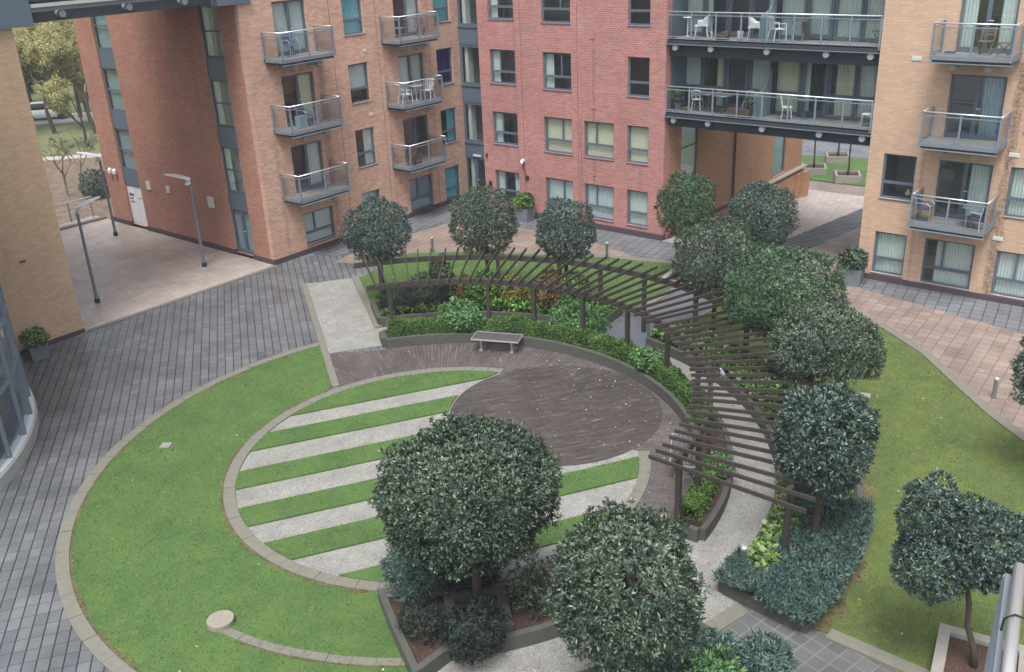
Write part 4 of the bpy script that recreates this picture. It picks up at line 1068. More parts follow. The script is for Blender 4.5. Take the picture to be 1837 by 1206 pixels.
# front bed
shrub("yew_bush", 10.8, 11.8, .27, .6, .65, .75, 'juniper', "dark bluish conifer at the back left corner of the front bed", 71, 190, .12, .17, spread=.75)
shrub("yew_bush", 11.9, 11.2, .27, .85, .75, .75, 'conifer', "very dark bush in the shade behind the square tree pit", 72, 170, .11, .2, spread=.75)
shrub("dark_bush", 10.35, 9.8, .27, .7, .6, .5, 'conifer', "dark needled bush in front of the square tree pit", 73, 170, .11, .2, spread=.75)
shrub("dark_bush", 10.0, 10.85, .27, .4, .55, .38, 'conifer', "low dark bush along the left wall of the front bed", 74, 150, .1, .2, spread=.75)
shrub("twiggy_shrub", 12.0, 9.6, .27, .6, .6, .55, 'leaf', "thin brownish green shrub right of the square tree pit", 75, 110, .08, .3)
shrub("twiggy_shrub", 12.5, 8.9, .27, .5, .5, .45, 'leaf', "sparse shrub between the square pit and the upright tree", 76, 100, .08, .3)
# bottom bed
shrub("feathery_shrub", 12.35, 5.95, .25, .6, .55, .4, 'juniper', "feathery bluish shrub at the bottom edge beside the square pavers", 77, 170, .13, .2, stems=False, spread=.75)
shrub("fresh_shrub", 11.75, 5.6, .25, .6, .6, .55, 'fresh', "yellowish green shrub at the bottom edge below the upright tree", 78, 120, .1, .3)
shrub("feathery_shrub", 11.2, 6.3, .25, .6, .6, .4, 'juniper', "dark bluish shrub at the foot of the upright tree", 79, 170, .13, .2, stems=False, spread=.75)
shrub("feathery_shrub", 12.9, 5.2, .25, .5, .5, .35, 'juniper', "rightmost bluish shrub at the bottom edge", 80, 170, .13, .2, stems=False, spread=.75)

# grass blades and fallen leaves
parts = []
for i, (poly, dens) in enumerate([(p, 420) for p in LAWNS] + [(p, 520) for p in STR]):
    a = np.array(poly); x, y = a[:, 0], a[:, 1]; area = abs(np.dot(x, np.roll(y, 1)) - np.dot(y, np.roll(x, 1))) / 2
    q = scatter(poly, int(area * dens), 90 + i); parts.append(np.c_[q, np.full(len(q), .055 if i >= 3 else .025)])
P = np.concatenate(parts); rg = np.random.default_rng(5); n = len(P)
an = rg.uniform(0, 6.28, n); ln = rg.uniform(.02, .05, n); wd_ = rg.uniform(.006, .014, n); th = rg.uniform(0, 6.28, n); le = rg.uniform(.1, .9, n)
S = np.c_[np.cos(an), np.sin(an), np.zeros(n)] * wd_[:, None]; T3 = np.c_[np.cos(th) * le, np.sin(th) * le, np.ones(n)] * ln[:, None]
v = np.stack([P - S, P + S, P + T3], 1).reshape(-1, 3)
stuff(link("grass", quads("grass", v, 3), 'blade'), "short mown grass blades on the lawns", "grass")
parts = []
for poly, k in ((RL, 150), (BL, 60), (LL, 14), (A_ + B_, 260), (arc(C, 6.9, -95, 55) + arc(C, 5.6, 55, -95), 130), (arc(DC, 2.9, 0, 350), 45), (STR[2], 12), ([(24, 3), (31, 4), (33, 12), (30, 10)], 30), ([(15, 32.5), (23, 32.5), (23, 45), (15, 45)], 30)):
    q = scatter(poly, k, 120 + k); parts.append(np.c_[q, np.full(k, .055)])
P = np.concatenate(parts); n = len(P); rg = np.random.default_rng(9); N = np.tile([0, 0, 1.], (n, 1))
me = leaf_mesh("leaf_litter", P, rg.normal(size=(n, 3)) * [1, 1, .15], .055, .04, 1, .1, 10, up=0)
stuff(link("leaf_litter", me, 'litter'), "scattered fallen leaves and bits on the ground", "leaf litter")

# ================================================================== STREET FURNITURE
# bench
def bench(x, y, rz_, label):
    t = thing("bench", label, "bench", (x, y, .012), "slatted benches on the brick ring", local=True); t.rotation_euler = (0, 0, rz_)
    b = MB()
    for k in range(6): b.box((0, -.26 + k * .104, .455), (1.56, .068, .03))
    b.build("seat", 'bench_wood', t)
    b = MB(); b.box((0, -.318, .458), (1.60, .016, .045)); b.box((0, .318, .458), (1.60, .016, .045)); b.box((-.79, 0, .458), (.016, .62, .045)); b.box((.79, 0, .458), (.016, .62, .045)); b.build("edge_frame", 'chrome', t)
    for s in (-1, 1):
        b = MB(); b.box((s * .52, 0, .21), (.07, .3, .42)); b.box((s * .52, 0, .02), (.12, .4, .04)); b.build("leg", 'concrete', t)
    return t
bench(*[*(C[0] + 6.55 * math.cos(R(23)), C[1] + 6.55 * math.sin(R(23)))], R(113), "slatted timber bench with a bright metal edge in front of the hedge at the back")
bench(C[0] + 6.7 * math.cos(R(-62.5)), C[1] + 6.7 * math.sin(R(-62.5)), R(27.5), "grey slatted bench partly under the front end of the pergola")

def lamp(x, y, hd, label):
    t = thing("street_lamp", label, "lamp post", (x, y, 0), "lamp posts in the passage", local=True); t.rotation_euler = (0, 0, hd)
    b = MB(); b.lathe((0, 0, 0), [(.09, 0), (.09, .25), (.062, .27), (.052, 3.45), (.05, 3.62)], 14); b.build("pole", 'lamp', t, False)
    b = MB(); b.lathe((0, 0, 0), [(.10, .0), (.10, .16), (.095, .18)], 14); b.build("base_sleeve", 'black', t)
    b = MB(); b.tube([(0, 0, 3.58), (.05, 0, 3.7), (.12, 0, 3.78)], [.06, .07, .05], 10); b.lathe((.1, 0, 3.55), [(.02, -.02), (.1, 0), (.11, .06), (.04, .1)], 12); b.build("lamp_head", 'lamp_top', t)
    b = MB(); n = 8                                        # upswept wing reflector
    vs = []
    for k in range(n + 1):
        s = k / n; xx = -.05 + .95 * s; zz = 3.76 + .42 * s - .12 * s * s; w = .09 + .26 * math.sin(math.pi * min(1, s * .9 + .1)) * (1 - .35 * s)
        vs += [(xx, -w, zz), (xx, w, zz), (xx, w, zz + .03), (xx, -w, zz + .03)]
    fs = []
    for k in range(n):
        i = 4 * k; j = i + 4; fs += [(i, i + 1, j + 1, j), (i + 1, i + 2, j + 2, j + 1), (i + 2, i + 3, j + 3, j + 2), (i + 3, i, j, j + 3)]
    fs += [(0, 3, 2, 1), (4 * n, 4 * n + 1, 4 * n + 2, 4 * n + 3)]
    b.add(vs, fs); b.build("reflector", 'lamp_top', t)
    return t
lamp(16.47, 34.4, R(-30), "nearest grey lamp post beside the yellow brick wall with a wing shaped top")
lamp(21.39, 34.48, R(150), "grey lamp post nearest the red passage wall with a wing shaped top")
lamp(21.77, 42.14, R(150), "farthest lamp post at the open end of the passage")

def bollard(x, y, z, hh, label):
    t = thing("bollard", label, "bollard light", (x, y, z), "steel bollard lights", local=True)
    b = MB(); b.lathe((0, 0, 0), [(.06, 0), (.06, hh - .04), (.055, hh - .035)], 14); b.build("post", 'steel', t)
    b = MB(); b.lathe((0, 0, hh - .035), [(.064, 0), (.064, .05), (.045, .065)], 14); b.build("cap", 'chrome', t)
    return t
bollard(31.0, 20.45, 0, .75, "steel bollard on the tan paving by the red block")
bollard(27.85, 27.25, 0, .7, "steel bollard behind the pergola near the pink block")
bollard(24.55, 14.6, .25, .62, "steel bollard in the bed beside the tarmac path")
bollard(15.3, 6.75, .25, .62, "steel bollard in the juniper at the end of the gravel path")
bollard(26.75, 4.7, 0, .62, "steel bollard at the lawn edge on the far right")

def planter(x, y, rz_, s, label, plabel, mat, seed, spiky=False):
    t = thing("planter", label, "planter", (x, y, 0), "square slate planters", local=True); t.rotation_euler = (0, 0, rz_)
    b = MB(); w = .05; hh = s * .85; a = s / 2; c_ = s * .44
    o = [(-c_, -c_), (c_, -c_), (c_, c_), (-c_, c_)]; p_ = [(-a, -a), (a, -a), (a, a), (-a, a)]; i_ = [(-a + w, -a + w), (a - w, -a + w), (a - w, a - w), (-a + w, a - w)]
    vs = [(*q, 0) for q in o] + [(*q, hh) for q in p_] + [(*q, hh) for q in i_] + [(*q, hh - .12) for q in i_]
    fs = [(3, 2, 1, 0), (12, 13, 14, 15)]
    for k in range(4):
        n = (k + 1) % 4; fs += [(k, n, 4 + n, 4 + k), (4 + k, 4 + n, 8 + n, 8 + k), (8 + k, 8 + n, 12 + n, 12 + k)]
    b.add(vs, fs); b.build("pot", 'planter', t)
    MB().box((0, 0, hh - .1), (s - 2 * w - .01, s - 2 * w - .01, .06)).build("potting_soil", 'soil', t)
    shrub("potted_shrub", x, y, hh - .06, s * .62, s * .62, s * .5, mat, plabel, seed, 130 if not spiky else 60, .14 if not spiky else .22, .35 if not spiky else .2, per=7)
planter(33.75, 26.85, R(5), .75, "slate planter against the red brick block", "bright leafy shrub in the planter against the red block", 'ivy', 131)
planter(33.55, 11.3, R(8), .78, "slate planter at the corner of the tan brick block", "grey green spreading shrub in the planter at the tan corner", 'leaf', 132)
planter(12.55, 31.2, R(-12), .6, "grey planter against the yellow brick wall beside the glass bay", "pale strappy shrub in the planter by the yellow wall", 'broad', 133)

t = thing("stone_slab", "round pale stone slab split in two lying on the left lawn", "stone slab", (7.85, 14.55, .03))
for s in (0, 1):
    b = MB(); pts = [(8.0 + .27 * math.cos(R(40 + 180 * s + k * 179 / 18)), 14.62 + .27 * math.sin(R(40 + 180 * s + k * 179 / 18))) for k in range(19)]
    b.prism(pts, .02, .15 + .004 * s); b.build("half", 'stone', t)
def plate(x, y, rz_, z, label):
    b = MB(); b.box((x, y, z), (.28, .28, .02), rz_); b.box((x, y, z + .012), (.2, .2, .006), rz_); return tag(b.build("drain_cover", 'concrete'), label, "drain cover", "drain covers in the lawns")
plate(11.53, 22.07, .6, .05, "small square pale cover in the left lawn"); plate(24.89, 7.64, .3, .05, "square cover in the right lawn beside the grey green tree")
b = MB(); b.prism([(28.4, 20.0), (28.7, 20.4), (28.6, 20.9), (28.2, 20.8), (28.1, 20.3)], .02, .1); tag(b.build("stepping_stone", 'stone'), "pale flat stone in the back lawn behind the pergola", "stone")
b = MB(); b.prism([(17.05, 5.05), (17.4, 4.98), (17.5, 5.15), (17.1, 5.25)], .2, .42); tag(b.build("stone_block", 'stone'), "pale stone block among the juniper", "stone")

# pigeon on a rafter
def pigeon(x, y, z, rz_):
    b = MB(); P = []
    prof = [(-.17, .0, .012, .02), (-.12, .01, .03, .016), (-.06, .04, .055, .05), (0, .075, .065, .062), (.05, .105, .055, .055), (.08, .14, .035, .036), (.095, .17, .03, .031), (.115, .178, .024, .022), (.135, .175, .008, .008), (.155, .168, .002, .003)]
    n = 10; vs = []; fs = []
    for xx, zz, w, hh in prof:
        vs += [(xx, w * math.cos(2 * math.pi * k / n), zz + hh * math.sin(2 * math.pi * k / n)) for k in range(n)]
    for i in range(len(prof) - 1):
        for k in range(n): fs.append((i * n + k, i * n + (k + 1) % n, (i + 1) * n + (k + 1) % n, (i + 1) * n + k))
    fs += [tuple(range(n))[::-1], tuple((len(prof) - 1) * n + k for k in range(n))]
    b.add(vs, fs)
    t = thing("pigeon", "pale grey pigeon perched on a pergola rafter", "pigeon", (x, y, z), local=True); t.rotation_euler = (0, R(-25), rz_)
    b.build("body", 'pigeon', t, True)
    q = MB()
    for s in (-1, 1):
        q.add([(.05, s * .05, .11), (-.02, s * .075, .07), (-.15, s * .03, .005), (-.03, s * .055, .10)], [(0, 1, 2, 3)])
        q.tube([(.0, s * .025, .03), (.01, s * .025, -.05)], .006, 6)
    q.build("wing", 'planter', t)
pigeon(19.6, 9.55, ZB + .26, R(150))

# ------------------------------------------------------------------ balcony furniture
def legs4(t, mat, a, b_, hh, r_=.014, splay=.03):
    for sx in (-1, 1):
        for sy in (-1, 1):
            q = MB(); q.tube([(sx * (a + splay), sy * (b_ + splay), 0), (sx * a, sy * b_, hh)], r_, 6); q.build("leg", mat, t)
def tub_chair(label):       # moulded armchair
    t = thing("armchair", label, "chair", local=True)
    b = MB(); b.box((0, 0, .44), (.5, .48, .035)); b.build("seat", 'white', t)
    b = MB()
    vs = []; n = 14
    for k in range(n + 1):
        a = R(-125 + 250 * k / n + 180); hh = .62 + .24 * max(0, math.cos(R(-125 + 250 * k / n))) ** 1.0
        x_, y_ = .26 * math.cos(a), .27 * math.sin(a)
        vs += [(x_, y_, .44), (x_ * 1.04, y_ * 1.04, .44), (x_ * 1.12, y_ * 1.12, hh), (x_ * 1.06, y_ * 1.06, hh)]
    fs = []
    for k in range(n):
        i = 4 * k; j = i + 4; fs += [(i, i + 1, j + 1, j), (i + 1, i + 2, j + 2, j + 1), (i + 2, i + 3, j + 3, j + 2), (i + 3, i, j, j + 3)]
    fs += [(0, 3, 2, 1), (4 * n, 4 * n + 1, 4 * n + 2, 4 * n + 3)]
    b.add(vs, fs); b.build("backrest", 'white', t)
    legs4(t, 'white', .19, .19, .43, .016, .06); return t
def plastic_chair(label):   # monobloc with arms
    t = thing("armchair", label, "chair", local=True)
    b = MB(); b.box((0, 0, .42), (.46, .46, .03)); b.build("seat", 'white', t)
    b = MB()
    for k in range(5): b.bar((-.22, -.18 + k * .09, .42), (-.33, -.18 + k * .09, .86), .05, .018, (1, 0, 0))
    b.bar((-.34, -.23, .86), (-.34, .23, .86), .03, .07); b.build("backrest", 'white', t)
    for s in (-1, 1):
        b = MB(); b.bar((-.29, s * .25, .64), (.2, s * .25, .62), .06, .02); b.bar((.2, s * .25, .62), (.24, s * .24, .0), .05, .025, (1, 0, 0)); b.build("arm", 'white', t)
        b = MB(); b.bar((-.2, s * .2, .42), (-.28, s * .24, 0), .05, .03, (1, 0, 0)); b.build("leg", 'white', t)
    return t
def wire_chair(label):      # white bistro chair with open back
    t = thing("cafe_chair", label, "chair", local=True)
    b = MB(); b.lathe((0, 0, .43), [(.2, 0), (.21, .012), (.2, .024)], 16); b.build("seat", 'white_metal', t)
    b = MB(); b.tube([(-.17, -.17, .44), (-.24, -.19, .8), (-.25, 0, .84), (-.24, .19, .8), (-.17, .17, .44)], .014, 6)
    b.tube([(-.24, -.18, .78), (-.2, 0, .56), (-.24, .18, .78)], .012, 6); b.tube([(-.25, 0, .84), (-.19, 0, .46)], .012, 6); b.tube([(-.2, -.17, .58), (-.25, .0, .72), (-.2, .17, .58)], .012, 6); b.build("backrest", 'white_metal', t)
    legs4(t, 'white_metal', .14, .14, .43, .013, .05); return t
def round_table(label, mat='grey_metal', r_=.32, hh=.7):
    t = thing("bistro_table", label, "table", local=True)
    b = MB(); b.lathe((0, 0, hh - .02), [(r_ - .01, 0), (r_, .008), (r_ - .01, .02)], 20); b.build("tabletop", mat, t)
    b = MB(); b.lathe((0, 0, 0), [(.022, .03), (.022, hh - .02)], 10); b.build("pedestal", mat, t)
    b = MB()
    for k in range(3):
        a = k * 2.094; b.bar((0, 0, .03), (.25 * math.cos(a), .25 * math.sin(a), .012), .035, .02)
    b.build("foot", mat, t); return t
def folding_table(label, mat='teak', w=.6):
    t = thing("folding_table", label, "table", local=True)
    b = MB()
    for k in range(6): b.box((0, -w / 2 + .05 + k * (w - .1) / 5, .7), (w, (w - .1) / 5 * .86, .02))
    b.build("tabletop", mat, t)
    for s in (-1, 1):
        b = MB(); b.bar((-.25, s * .2, 0), (.25, s * .2, .69), .04, .02); b.build("leg", mat, t)
        b = MB(); b.bar((.25, s * .17, 0), (-.25, s * .17, .69), .04, .02); b.build("leg", mat, t)
    return t
def folding_chair(label, mat='teak'):
    t = thing("folding_chair", label, "chair", local=True)
    b = MB()
    for k in range(5): b.box((-.16 + k * .08, 0, .43), (.066, .4, .018))
    b.build("seat", mat, t)
    b = MB()
    for k in range(3): b.box((-.255 - k * .02, 0, .62 + k * .09), (.018, .38, .066))
    for s in (-1, 1): b.bar((-.18, s * .2, .40), (-.31, s * .2, .86), .035, .02, (1, 0, 0))
    b.build("backrest", mat, t)
    for s in (-1, 1):
        b = MB(); b.bar((.2, s * .185, 0), (-.19, s * .185, .43), .035, .02); b.bar((-.22, s * .165, 0), (.18, s * .165, .43), .035, .02); b.build("leg", mat, t)
    return t
def metal_chair(label):
    t = thing("metal_armchair", label, "chair", local=True)
    b = MB(); b.box((0, 0, .44), (.44, .44, .015)); b.build("seat", 'blue_fabric', t)
    b = MB(); b.hexa([(-.2, -.2, .47), (-.2, .2, .47), (-.19, .2, .47), (-.19, -.2, .47), (-.29, -.2, .85), (-.29, .2, .85), (-.28, .2, .85), (-.28, -.2, .85)]); b.build("backrest", 'blue_fabric', t)
    for s in (-1, 1):
        b = MB(); b.tube([(-.24, s * .24, 0), (-.22, s * .24, .44), (-.3, s * .24, .87)], .013, 6); b.tube([(.24, s * .24, 0), (.23, s * .24, .58), (.1, s * .24, .66), (-.25, s * .24, .64)], .013, 6); b.build("side_frame", 'chrome', t)
    return t
def put(t, x, y, z, rz_, group=None): t.location = (x, y, z); t.rotation_euler = (0, 0, R(rz_)); return t
D1, D2 = 5.515, 8.375
# upper bridge balcony, left to right (y falls)
put(round_table("small round white table at the left end of the upper bridge balcony", 'white_metal', .2, .75), 35.15, 19.35, D2, 0)
a1 = put(tub_chair("white tub armchair beside the small round table on the upper bridge balcony"), 35.2, 18.75, D2, 115)
dup(a1, (35.15, 16.45, D2), R(-75), "white tub armchair just left of the frosted screen on the upper bridge balcony")
pc = put(plastic_chair("white slatted plastic armchair right of the frosted screen on the upper bridge balcony"), 35.0, 15.5, D2, -35)
put(folding_table("dark folding table beside the slatted plastic armchair on the upper bridge balcony"), 35.3, 14.8, D2, 10)
put(folding_chair("timber folding chair at the right end of the upper bridge balcony"), 35.3, 11.85, D2, 90)
b = MB(); b.lathe((35.0, 17.0, D2), [(.1, 0), (.13, .3), (.12, .3), (.1, .05)], 14); tag(b.build("bucket", 'lamp_top'), "pale bucket beside the tub armchair on the upper bridge balcony", "bucket")
b = MB(); b.box((34.95, 17.75, D2 + .06), (.3, .5, .12)); b.box((35.05, 17.6, D2 + .2), (.2, .25, .16)); tag(b.build("crate", 'teak'), "low reddish crate on the deck of the upper bridge balcony", "crate")
b = MB(); b.lathe((34.9, 18.15, D2), [(.04, 0), (.04, .2), (.015, .27), (.015, .33)], 10); tag(b.build("bottle", 'cream'), "pale bottle beside the reddish crate on the upper bridge balcony", "bottle")
# lower bridge balcony
w1 = put(wire_chair("white open backed chair at the left on the lower bridge balcony"), 35.25, 18.85, D1, 10)
put(round_table("round table beside the leftmost white chair on the lower bridge balcony"), 35.2, 18.35, D1, 0)
put(round_table("round table in the middle of the left half of the lower bridge balcony", 'grey_metal', .38), 35.1, 17.65, D1, 20)
dup(w1, (35.5, 16.75, D1), R(180), "white open backed chair behind the trough left of the frosted screen")
dup(w1, (35.1, 14.95, D1), R(-70), "white open backed chair right of the frosted screen on the lower bridge balcony")
put(round_table("small round table in front of the glazed door on the lower bridge balcony", 'grey_metal', .28), 35.45, 14.4, D1, 0)
dup(w1, (35.0, 11.85, D1), R(100), "white open backed chair at the right end of the lower bridge balcony")
b = MB(); b.box((34.75, 16.75, D1 + .14), (.3, .95, .28)); b.box((34.75, 16.75, D1 + .285), (.24, .88, .02)); tag(b.build("planter_trough", 'teak'), "long timber trough left of the frosted screen", "planter")
shrub("potted_shrub", 34.9, 16.45, D1 + .28, .16, .16, .3, 'leaf_g', "leafy plant in the timber trough left of the frosted screen", 141, 150, .07, .5)
b = MB(); b.lathe((34.9, 19.55, D1), [(.12, 0), (.16, .32), (.14, .32), (.12, .1)], 14); tag(b.build("plant_pot", 'planter'), "grey plant pot at the left end of the lower bridge balcony", "plant pot")
shrub("potted_shrub", 34.9, 19.55, D1 + .3, .2, .2, .28, 'leaf_g', "bushy plant in the grey pot at the left end of the lower bridge balcony", 142, 150, .08, .5)
b = MB(); b.lathe((34.85, 19.1, D1), [(.09, 0), (.14, .16), (.12, .16), (.1, .04)], 14); tag(b.build("plant_pot", 'orange_brick'), "low terracotta pot beside the grey pot on the lower bridge balcony", "plant pot")
# left block, middle right balcony
zz = 5.52
dup(pc, (30.95, 31.25, zz), R(-20), "white plastic armchair at the left of the balcony with two white armchairs")
put(round_table("white round table between two white plastic armchairs on a balcony", 'white_metal', .3), 31.75, 31.35, zz, 0)
dup(pc, (32.35, 31.2, zz), R(-160), "white plastic armchair at the right of the balcony with two white armchairs")
put(folding_chair("timber deck chair folded back on the top right balcony of the pink block"), 32.3, 31.3, 8.31, -120)
put(round_table("small pale table on the top right balcony of the pink block", 'grey_metal', .25, .5), 31.0, 31.3, 8.31, 0)
put(metal_chair("dark chair with a pale frame on the top left balcony of the pink block"), 25.0, 31.4, 8.31, -90)
put(metal_chair("dark chair on the middle left balcony of the pink block"), 25.3, 31.4, 5.52, -80)
b = MB(); b.box((24.95, 31.3, 5.52 + .24), (.36, .3, .46)); tag(b.build("storage_box", 'frost'), "pale box on the middle left balcony of the pink block", "box")
shrub("heather_shrub", 31.0, 31.1, 2.75, .45, .35, .35, 'rust', "reddish brown bushy plant on the lower right balcony of the pink block", 143, 170, .07, .3)
# right block
put(folding_chair("timber folding chair facing out on the top balcony of the tan block"), 33.95, 8.0, 8.31, 180)
put(folding_chair("timber folding chair seen from the side on the top balcony of the tan block"), 33.75, 7.4, 8.31, 100)
b = MB(); b.box((33.8, 9.0, 8.31 + .05), (.2, .3, .1)); tag(b.build("bag", 'blue_fabric'), "small blue and white bag on the deck of the top balcony of the tan block", "bag")
put(metal_chair("blue seated metal armchair at the left of the lowest balcony of the tan block"), 33.75, 9.1, 2.72, -90)
put(round_table("round grey table on the lowest balcony of the tan block", 'grey_metal', .34, .68), 33.75, 7.55, 2.72, 0)
put(metal_chair("metal armchair behind the round table on the lowest balcony of the tan block"), 33.45, 7.35, 2.72, 80)
b = MB(); b.lathe((34.62, 9.98, 3.26), [(.05, 0), (.11, .08), (.06, .2), (.03, .28)], 12); tag(b.build("vase", 'stone'), "pale vase on the window sill of the tan block's upper left window", "vase")

# ================================================================== NEAR BALCONY AT THE RIGHT EDGE
NB = thing("balcony_railing", "silver handrail and barred panel of a near balcony at the bottom right corner", "railing", (4.2, .4, 8.4))
e0 = Vector((5.07, .61, 9.4)); dr = Vector((-.986, -.166, 0)); e1 = e0 + dr * 2.3
b = MB(); b.tube([e0, e1], .032, 12); b.build("handrail", 'chrome', NB, True)
b = MB(); off = Vector((0.02, .05, 0))
b.bar(e0 + off + Vector((0, 0, -.1)), e0 + off + Vector((0, 0, -1.15)), .05, .03); b.bar(e0 + off + Vector((0, 0, -.1)), e1 + off + Vector((0, 0, -.1)), .03, .04)
b.bar(e0 + off + Vector((0, 0, -1.1)), e1 + off + Vector((0, 0, -1.1)), .03, .04); b.build("frame", 'deck_edge', NB)
b = MB()
for k in range(1, 22):
    p = e0 + dr * (k * .1) + off; b.bar(p + Vector((0, 0, -.1)), p + Vector((0, 0, -1.1)), .012)
b.build("bars", 'rail_frame', NB)
b = MB(); p = e0 + dr * .5
b.tube([p + Vector((.0, .05, -.1)), p + Vector((0, .045, .0)), p + Vector((0, 0, .045)), p + Vector((.03, -.05, .02)), p + Vector((.08, -.12, -.08))], .006, 6); b.build("cable_tie", 'black', NB)
b = MB(); b.box((3.95, -.05, 8.2), (2.4, .9, .14), math.atan2(.166, .986)); b.build("deck", 'deck', NB)

# ================================================================== BEYOND THE PASSAGES
# parapet railing at the end of the left passage
PR = thing("railing", "thin metal railing at the far end of the left passage", "railing", (18.8, 46.4, 0))
for k in range(8):
    q = MB(); q.box((14.8 + k * 1.17, 46.35, .5), (.05, .05, 1.0)); q.build("post", 'rail_frame', PR)
q = MB(); q.tube([(14.7, 46.35, 1.02), (23.1, 46.35, 1.02)], .03, 8); q.tube([(14.7, 46.35, .55), (23.1, 46.35, .55)], .012, 6); q.tube([(14.7, 46.35, .2), (23.1, 46.35, .2)], .012, 6); q.build("handrail", 'chrome', PR)
kerb(kerbline([(14.6, 45.6), (19, 45.6), (23.15, 45.5)], .3, 0, .1), "")
# park ground
struct(MB().sheet([(14, 46.6), (40, 46.6), (44, 62), (38, 66), (24, 80), (5, 80)], -1.47).build("soil", 'park_soil', fix=False))
struct(MB().sheet([(31.4, 57.5), (39, 57), (37.3, 64), (33.9, 66.4)], -1.46).build("lawn", 'park', fix=False))
struct(kerbline([(20, 80), (31.8, 69.9), (34.2, 67.5), (45, 57), (60, 44)], 1.2, -1.6, -1.44).build("path", 'path'))
struct(kerbline([(15, 106), (38, 88.5), (44, 83), (70, 60)], 5.0, -1.6, -1.45).build("road", 'path'))
def park_tree(x, y, hh, rr, mat, label, seed, n=900, leaf=.22, zb=-1.5, crown0=.35, group="trees in the park beyond the passage"):
    t = thing("park_tree", label, "tree", (x, y, zb), group); rg = random.Random(seed); b = MB(); tips = []
    def grow(p, d, L, r_, lev):
        e = p + d * L; mid = p.lerp(e, .5) + Vector((rg.uniform(-.06, .06), rg.uniform(-.06, .06), 0)) * L
        b.tube([p, mid, e], [r_, r_ * .8, r_ * .6], 6 if lev < 2 else 4, False)
        if lev >= 2: tips.append((mid, d)); tips.append((e, d))
        if lev == 4: return
        for i in range(3 if lev < 3 else 2):
            a = rg.uniform(0, 6.28); q = (d + Vector((math.cos(a), math.sin(a), rg.uniform(-.1, .5))) * rg.uniform(.5, .95)).normalized()
            grow(mid.lerp(e, rg.uniform(.2, 1)), q, L * rg.uniform(.6, .8), r_ * .55, lev + 1)
    base = Vector((x, y, zb)); grow(base, Vector((rg.uniform(-.05, .05), rg.uniform(-.05, .05), 1)).normalized(), hh * crown0, .05 * hh * .35, 0)
    b.build("trunk", 'bark' if mat != 'twig' else 'twig', t)
    rn = np.random.default_rng(seed); T = np.array([tuple(p) for p, _ in tips]); Dn = np.array([tuple(d) for _, d in tips]); k = rn.integers(0, len(T), n)
    leafcloud("crown", T[k] + rn.normal(0, .28, (n, 3)) * rr * .35, Dn[k], mat, leaf, leaf * .6, 4, .8, seed, t)
    return t
PT = [(37.5, 79, 10.5, 2.2, "tall yellow leafed tree in front of the parked car in the park"), (42.5, 84, 11.0, 2.4, "tall yellow leafed tree behind the car and nearest the red wall"), (35.5, 86, 10, 2.4, "yellow leafed tree near the yellow brick wall in the park"),
      (36.0, 71.2, 6.5, 1.6, "low spreading tree by the park path beside the lamp post"), (47, 92, 11, 2.6, "hazy tree in the second row of the park behind the red wall"), (40, 97, 11, 2.8, "hazy tree in the middle of the second row of the park"),
      (33, 100, 11, 2.8, "hazy tree at the left of the second row of the park"),
      (39.2, 75.5, 9.5, 2.2, "slender yellow leafed tree between the low spreading tree and the red wall"), (33.6, 80.5, 9.5, 2.2, "slender yellow leafed tree hard against the yellow brick wall"), (39.5, 90.5, 10.5, 2.4, "yellow leafed tree directly behind the parked car"), (45.5, 87, 10, 2.4, "yellow leafed tree behind the top of the red passage wall"),
      (36.9, 83.2, 9, 2.2, "thin yellow leafed tree left of the parked car"), (41.6, 80.6, 9.5, 2.3, "thin yellow leafed tree right of the parked car"), (43.5, 95, 11, 2.8, "hazy tree between the second row trees of the park")]
for i, (x, y, hh, rr, lab) in enumerate(PT): park_tree(x, y, hh, rr, 'spring', lab, 201 + i, 5200 if i != 3 else 3000, .11)
for i, (x, y, lab) in enumerate(((27.2, 57.5, "bare white stemmed sapling close to the yellow wall beyond the railing"), (29.2, 59.0, "bare white stemmed sapling nearer the lamp post beyond the railing"))):
    park_tree(x, y, 4.2, .8, 'twig', lab, 231 + i, 60, .12, -1.5, .4, "bare saplings beyond the railing")
WO = [(x, y, 3.2 + (i % 4) * 1.2, 5, 5, 4.5 + (i % 3)) for i, (x, y) in enumerate([(16 + 7 * k, 114 - 2.9 * k + (k % 3) * 5) for k in range(13)])]
P, N = lobe_points([(a, b_, c - 1.5, d, e, f_) for a, b_, c, d, e, f_ in WO], 7, 240, 2.0, .4); stuff(leafcloud("wood", P, N, 'wood', .42, .26, 9, .8, 241), "far wood of pale spring trees behind the park", "wood")
b = shrub("clipped_ball_bush", 28.1, 55.6, -1.5, .95, .95, .95, 'leaf_b', "round dark clipped bush beyond the passage railing", 245, 90, .12, .4, stems=True)
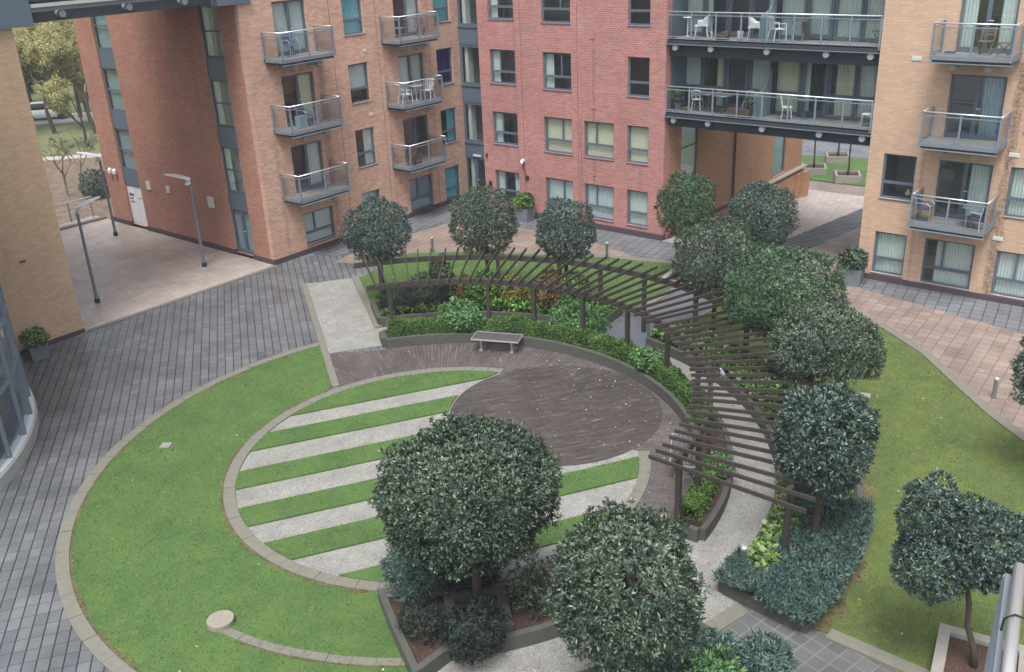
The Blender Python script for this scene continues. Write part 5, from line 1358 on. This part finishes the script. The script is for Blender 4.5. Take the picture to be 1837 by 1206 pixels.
# parked car
def car(x, y, rz_):
    t = thing("parked_car", "pale silver car parked beyond the park trees", "car", (x, y, -1.45), local=True); t.rotation_euler = (0, 0, rz_)
    def loft(secs, name, mat):
        b = MB(); n = len(secs[0]); vs = [p for s in secs for p in s]; fs = []
        for i in range(len(secs) - 1):
            for k in range(n): fs.append((i * n + k, i * n + (k + 1) % n, (i + 1) * n + (k + 1) % n, (i + 1) * n + k))
        fs += [tuple(range(n)), tuple((len(secs) - 1) * n + k for k in range(n))]; b.add(vs, fs); return b.build(name, mat, t, True)
    def sec(xx, z0, z1, w0, w1): return [(xx, -w0, z0), (xx, w0, z0), (xx, w0, (z0 + z1) / 2), (xx, w1, z1), (xx, -w1, z1), (xx, -w0, (z0 + z1) / 2)]
    loft([sec(-2.05, .35, .75, .7, .65), sec(-1.9, .28, .92, .84, .76), sec(-.9, .25, .95, .86, .8), (sec(.8, .25, .93, .86, .8)), sec(1.7, .28, .82, .82, .72), sec(2.05, .35, .65, .68, .6)], "body", 'lamp_top')
    loft([sec(-1.7, .93, .97, .78, .76), sec(-1.1, .93, 1.42, .78, .6), sec(.2, .93, 1.45, .78, .6), sec(1.0, .92, .96, .76, .74)], "cabin", 'black')
    b = MB(); b.box((-.45, 0, 1.46), (1.35, 1.16, .03)); b.build("roof", 'lamp_top', t)
    for sx in (-1.25, 1.3):
        for sy in (-.8, .8):
            q = MB(); q.tube([(sx, sy - .09, .31), (sx, sy + .09, .31)], .31, 16); q.build("wheel", 'black', t)
car(40.6, 86.2, R(-35))
# lower street planters and young trees beyond the right passage
def box_planter(x, y, rz_, label):
    t = thing("tree_planter", label, "tree planter", (x, y, -1.36), "square concrete planters on the far lawn", local=True); t.rotation_euler = (0, 0, rz_)
    b = MB(); s = 1.25; w = .12
    for cx, cy, sx, sy in ((0, s / 2, s + w, w), (0, -s / 2, s + w, w), (s / 2, 0, w, s - w), (-s / 2, 0, w, s - w)): b.box((cx, cy, .2), (sx, sy, .44))
    b.build("concrete_surround", 'concrete', t); MB().box((0, 0, .15), (s - w, s - w, .3)).build("mulch", 'soil', t)
for (x, y, lab, tl, sd) in ((53.8, 21.0, "concrete tree planter on the far lawn beside the orange brick wall", "young tree in the far planter beside the orange brick wall", 251), (53.0, 18.7, "concrete tree planter at the near right of the far lawn", "young bare trunked tree in the near right far planter", 252), (57.2, 20.9, "concrete tree planter at the back of the far lawn", "young forked tree in the back planter of the far lawn", 253)):
    box_planter(x, y, R(25), lab)
    lollipop("young_tree", x, y, 2.3, .95, .8, 'leaf_g', tl, sd, zb=-1.1, dens=60, r0=.06, group="young trees beyond the bridge")

# ================================================================== ADDED HAZE
hz = MB(); hz.box((0, 0, 7.6), (382, 382, 20.2)); hz = hz.build("added_haze", 'soil'); hz['kind'] = 'stuff'
hm = bpy.data.materials.new("added_haze_volume"); hm.use_nodes = True; t_ = hm.node_tree
t_.nodes.remove(t_.nodes["Principled BSDF"]); pv = t_.nodes.new("ShaderNodeVolumePrincipled")
pv.inputs['Color'].default_value = (.82, .88, .95, 1); pv.inputs['Density'].default_value = .0007  # thin haze added to lift the dark tones
t_.links.new(pv.outputs[0], t_.nodes["Material Output"].inputs['Volume'])
hz.data.materials.clear(); hz.data.materials.append(hm)
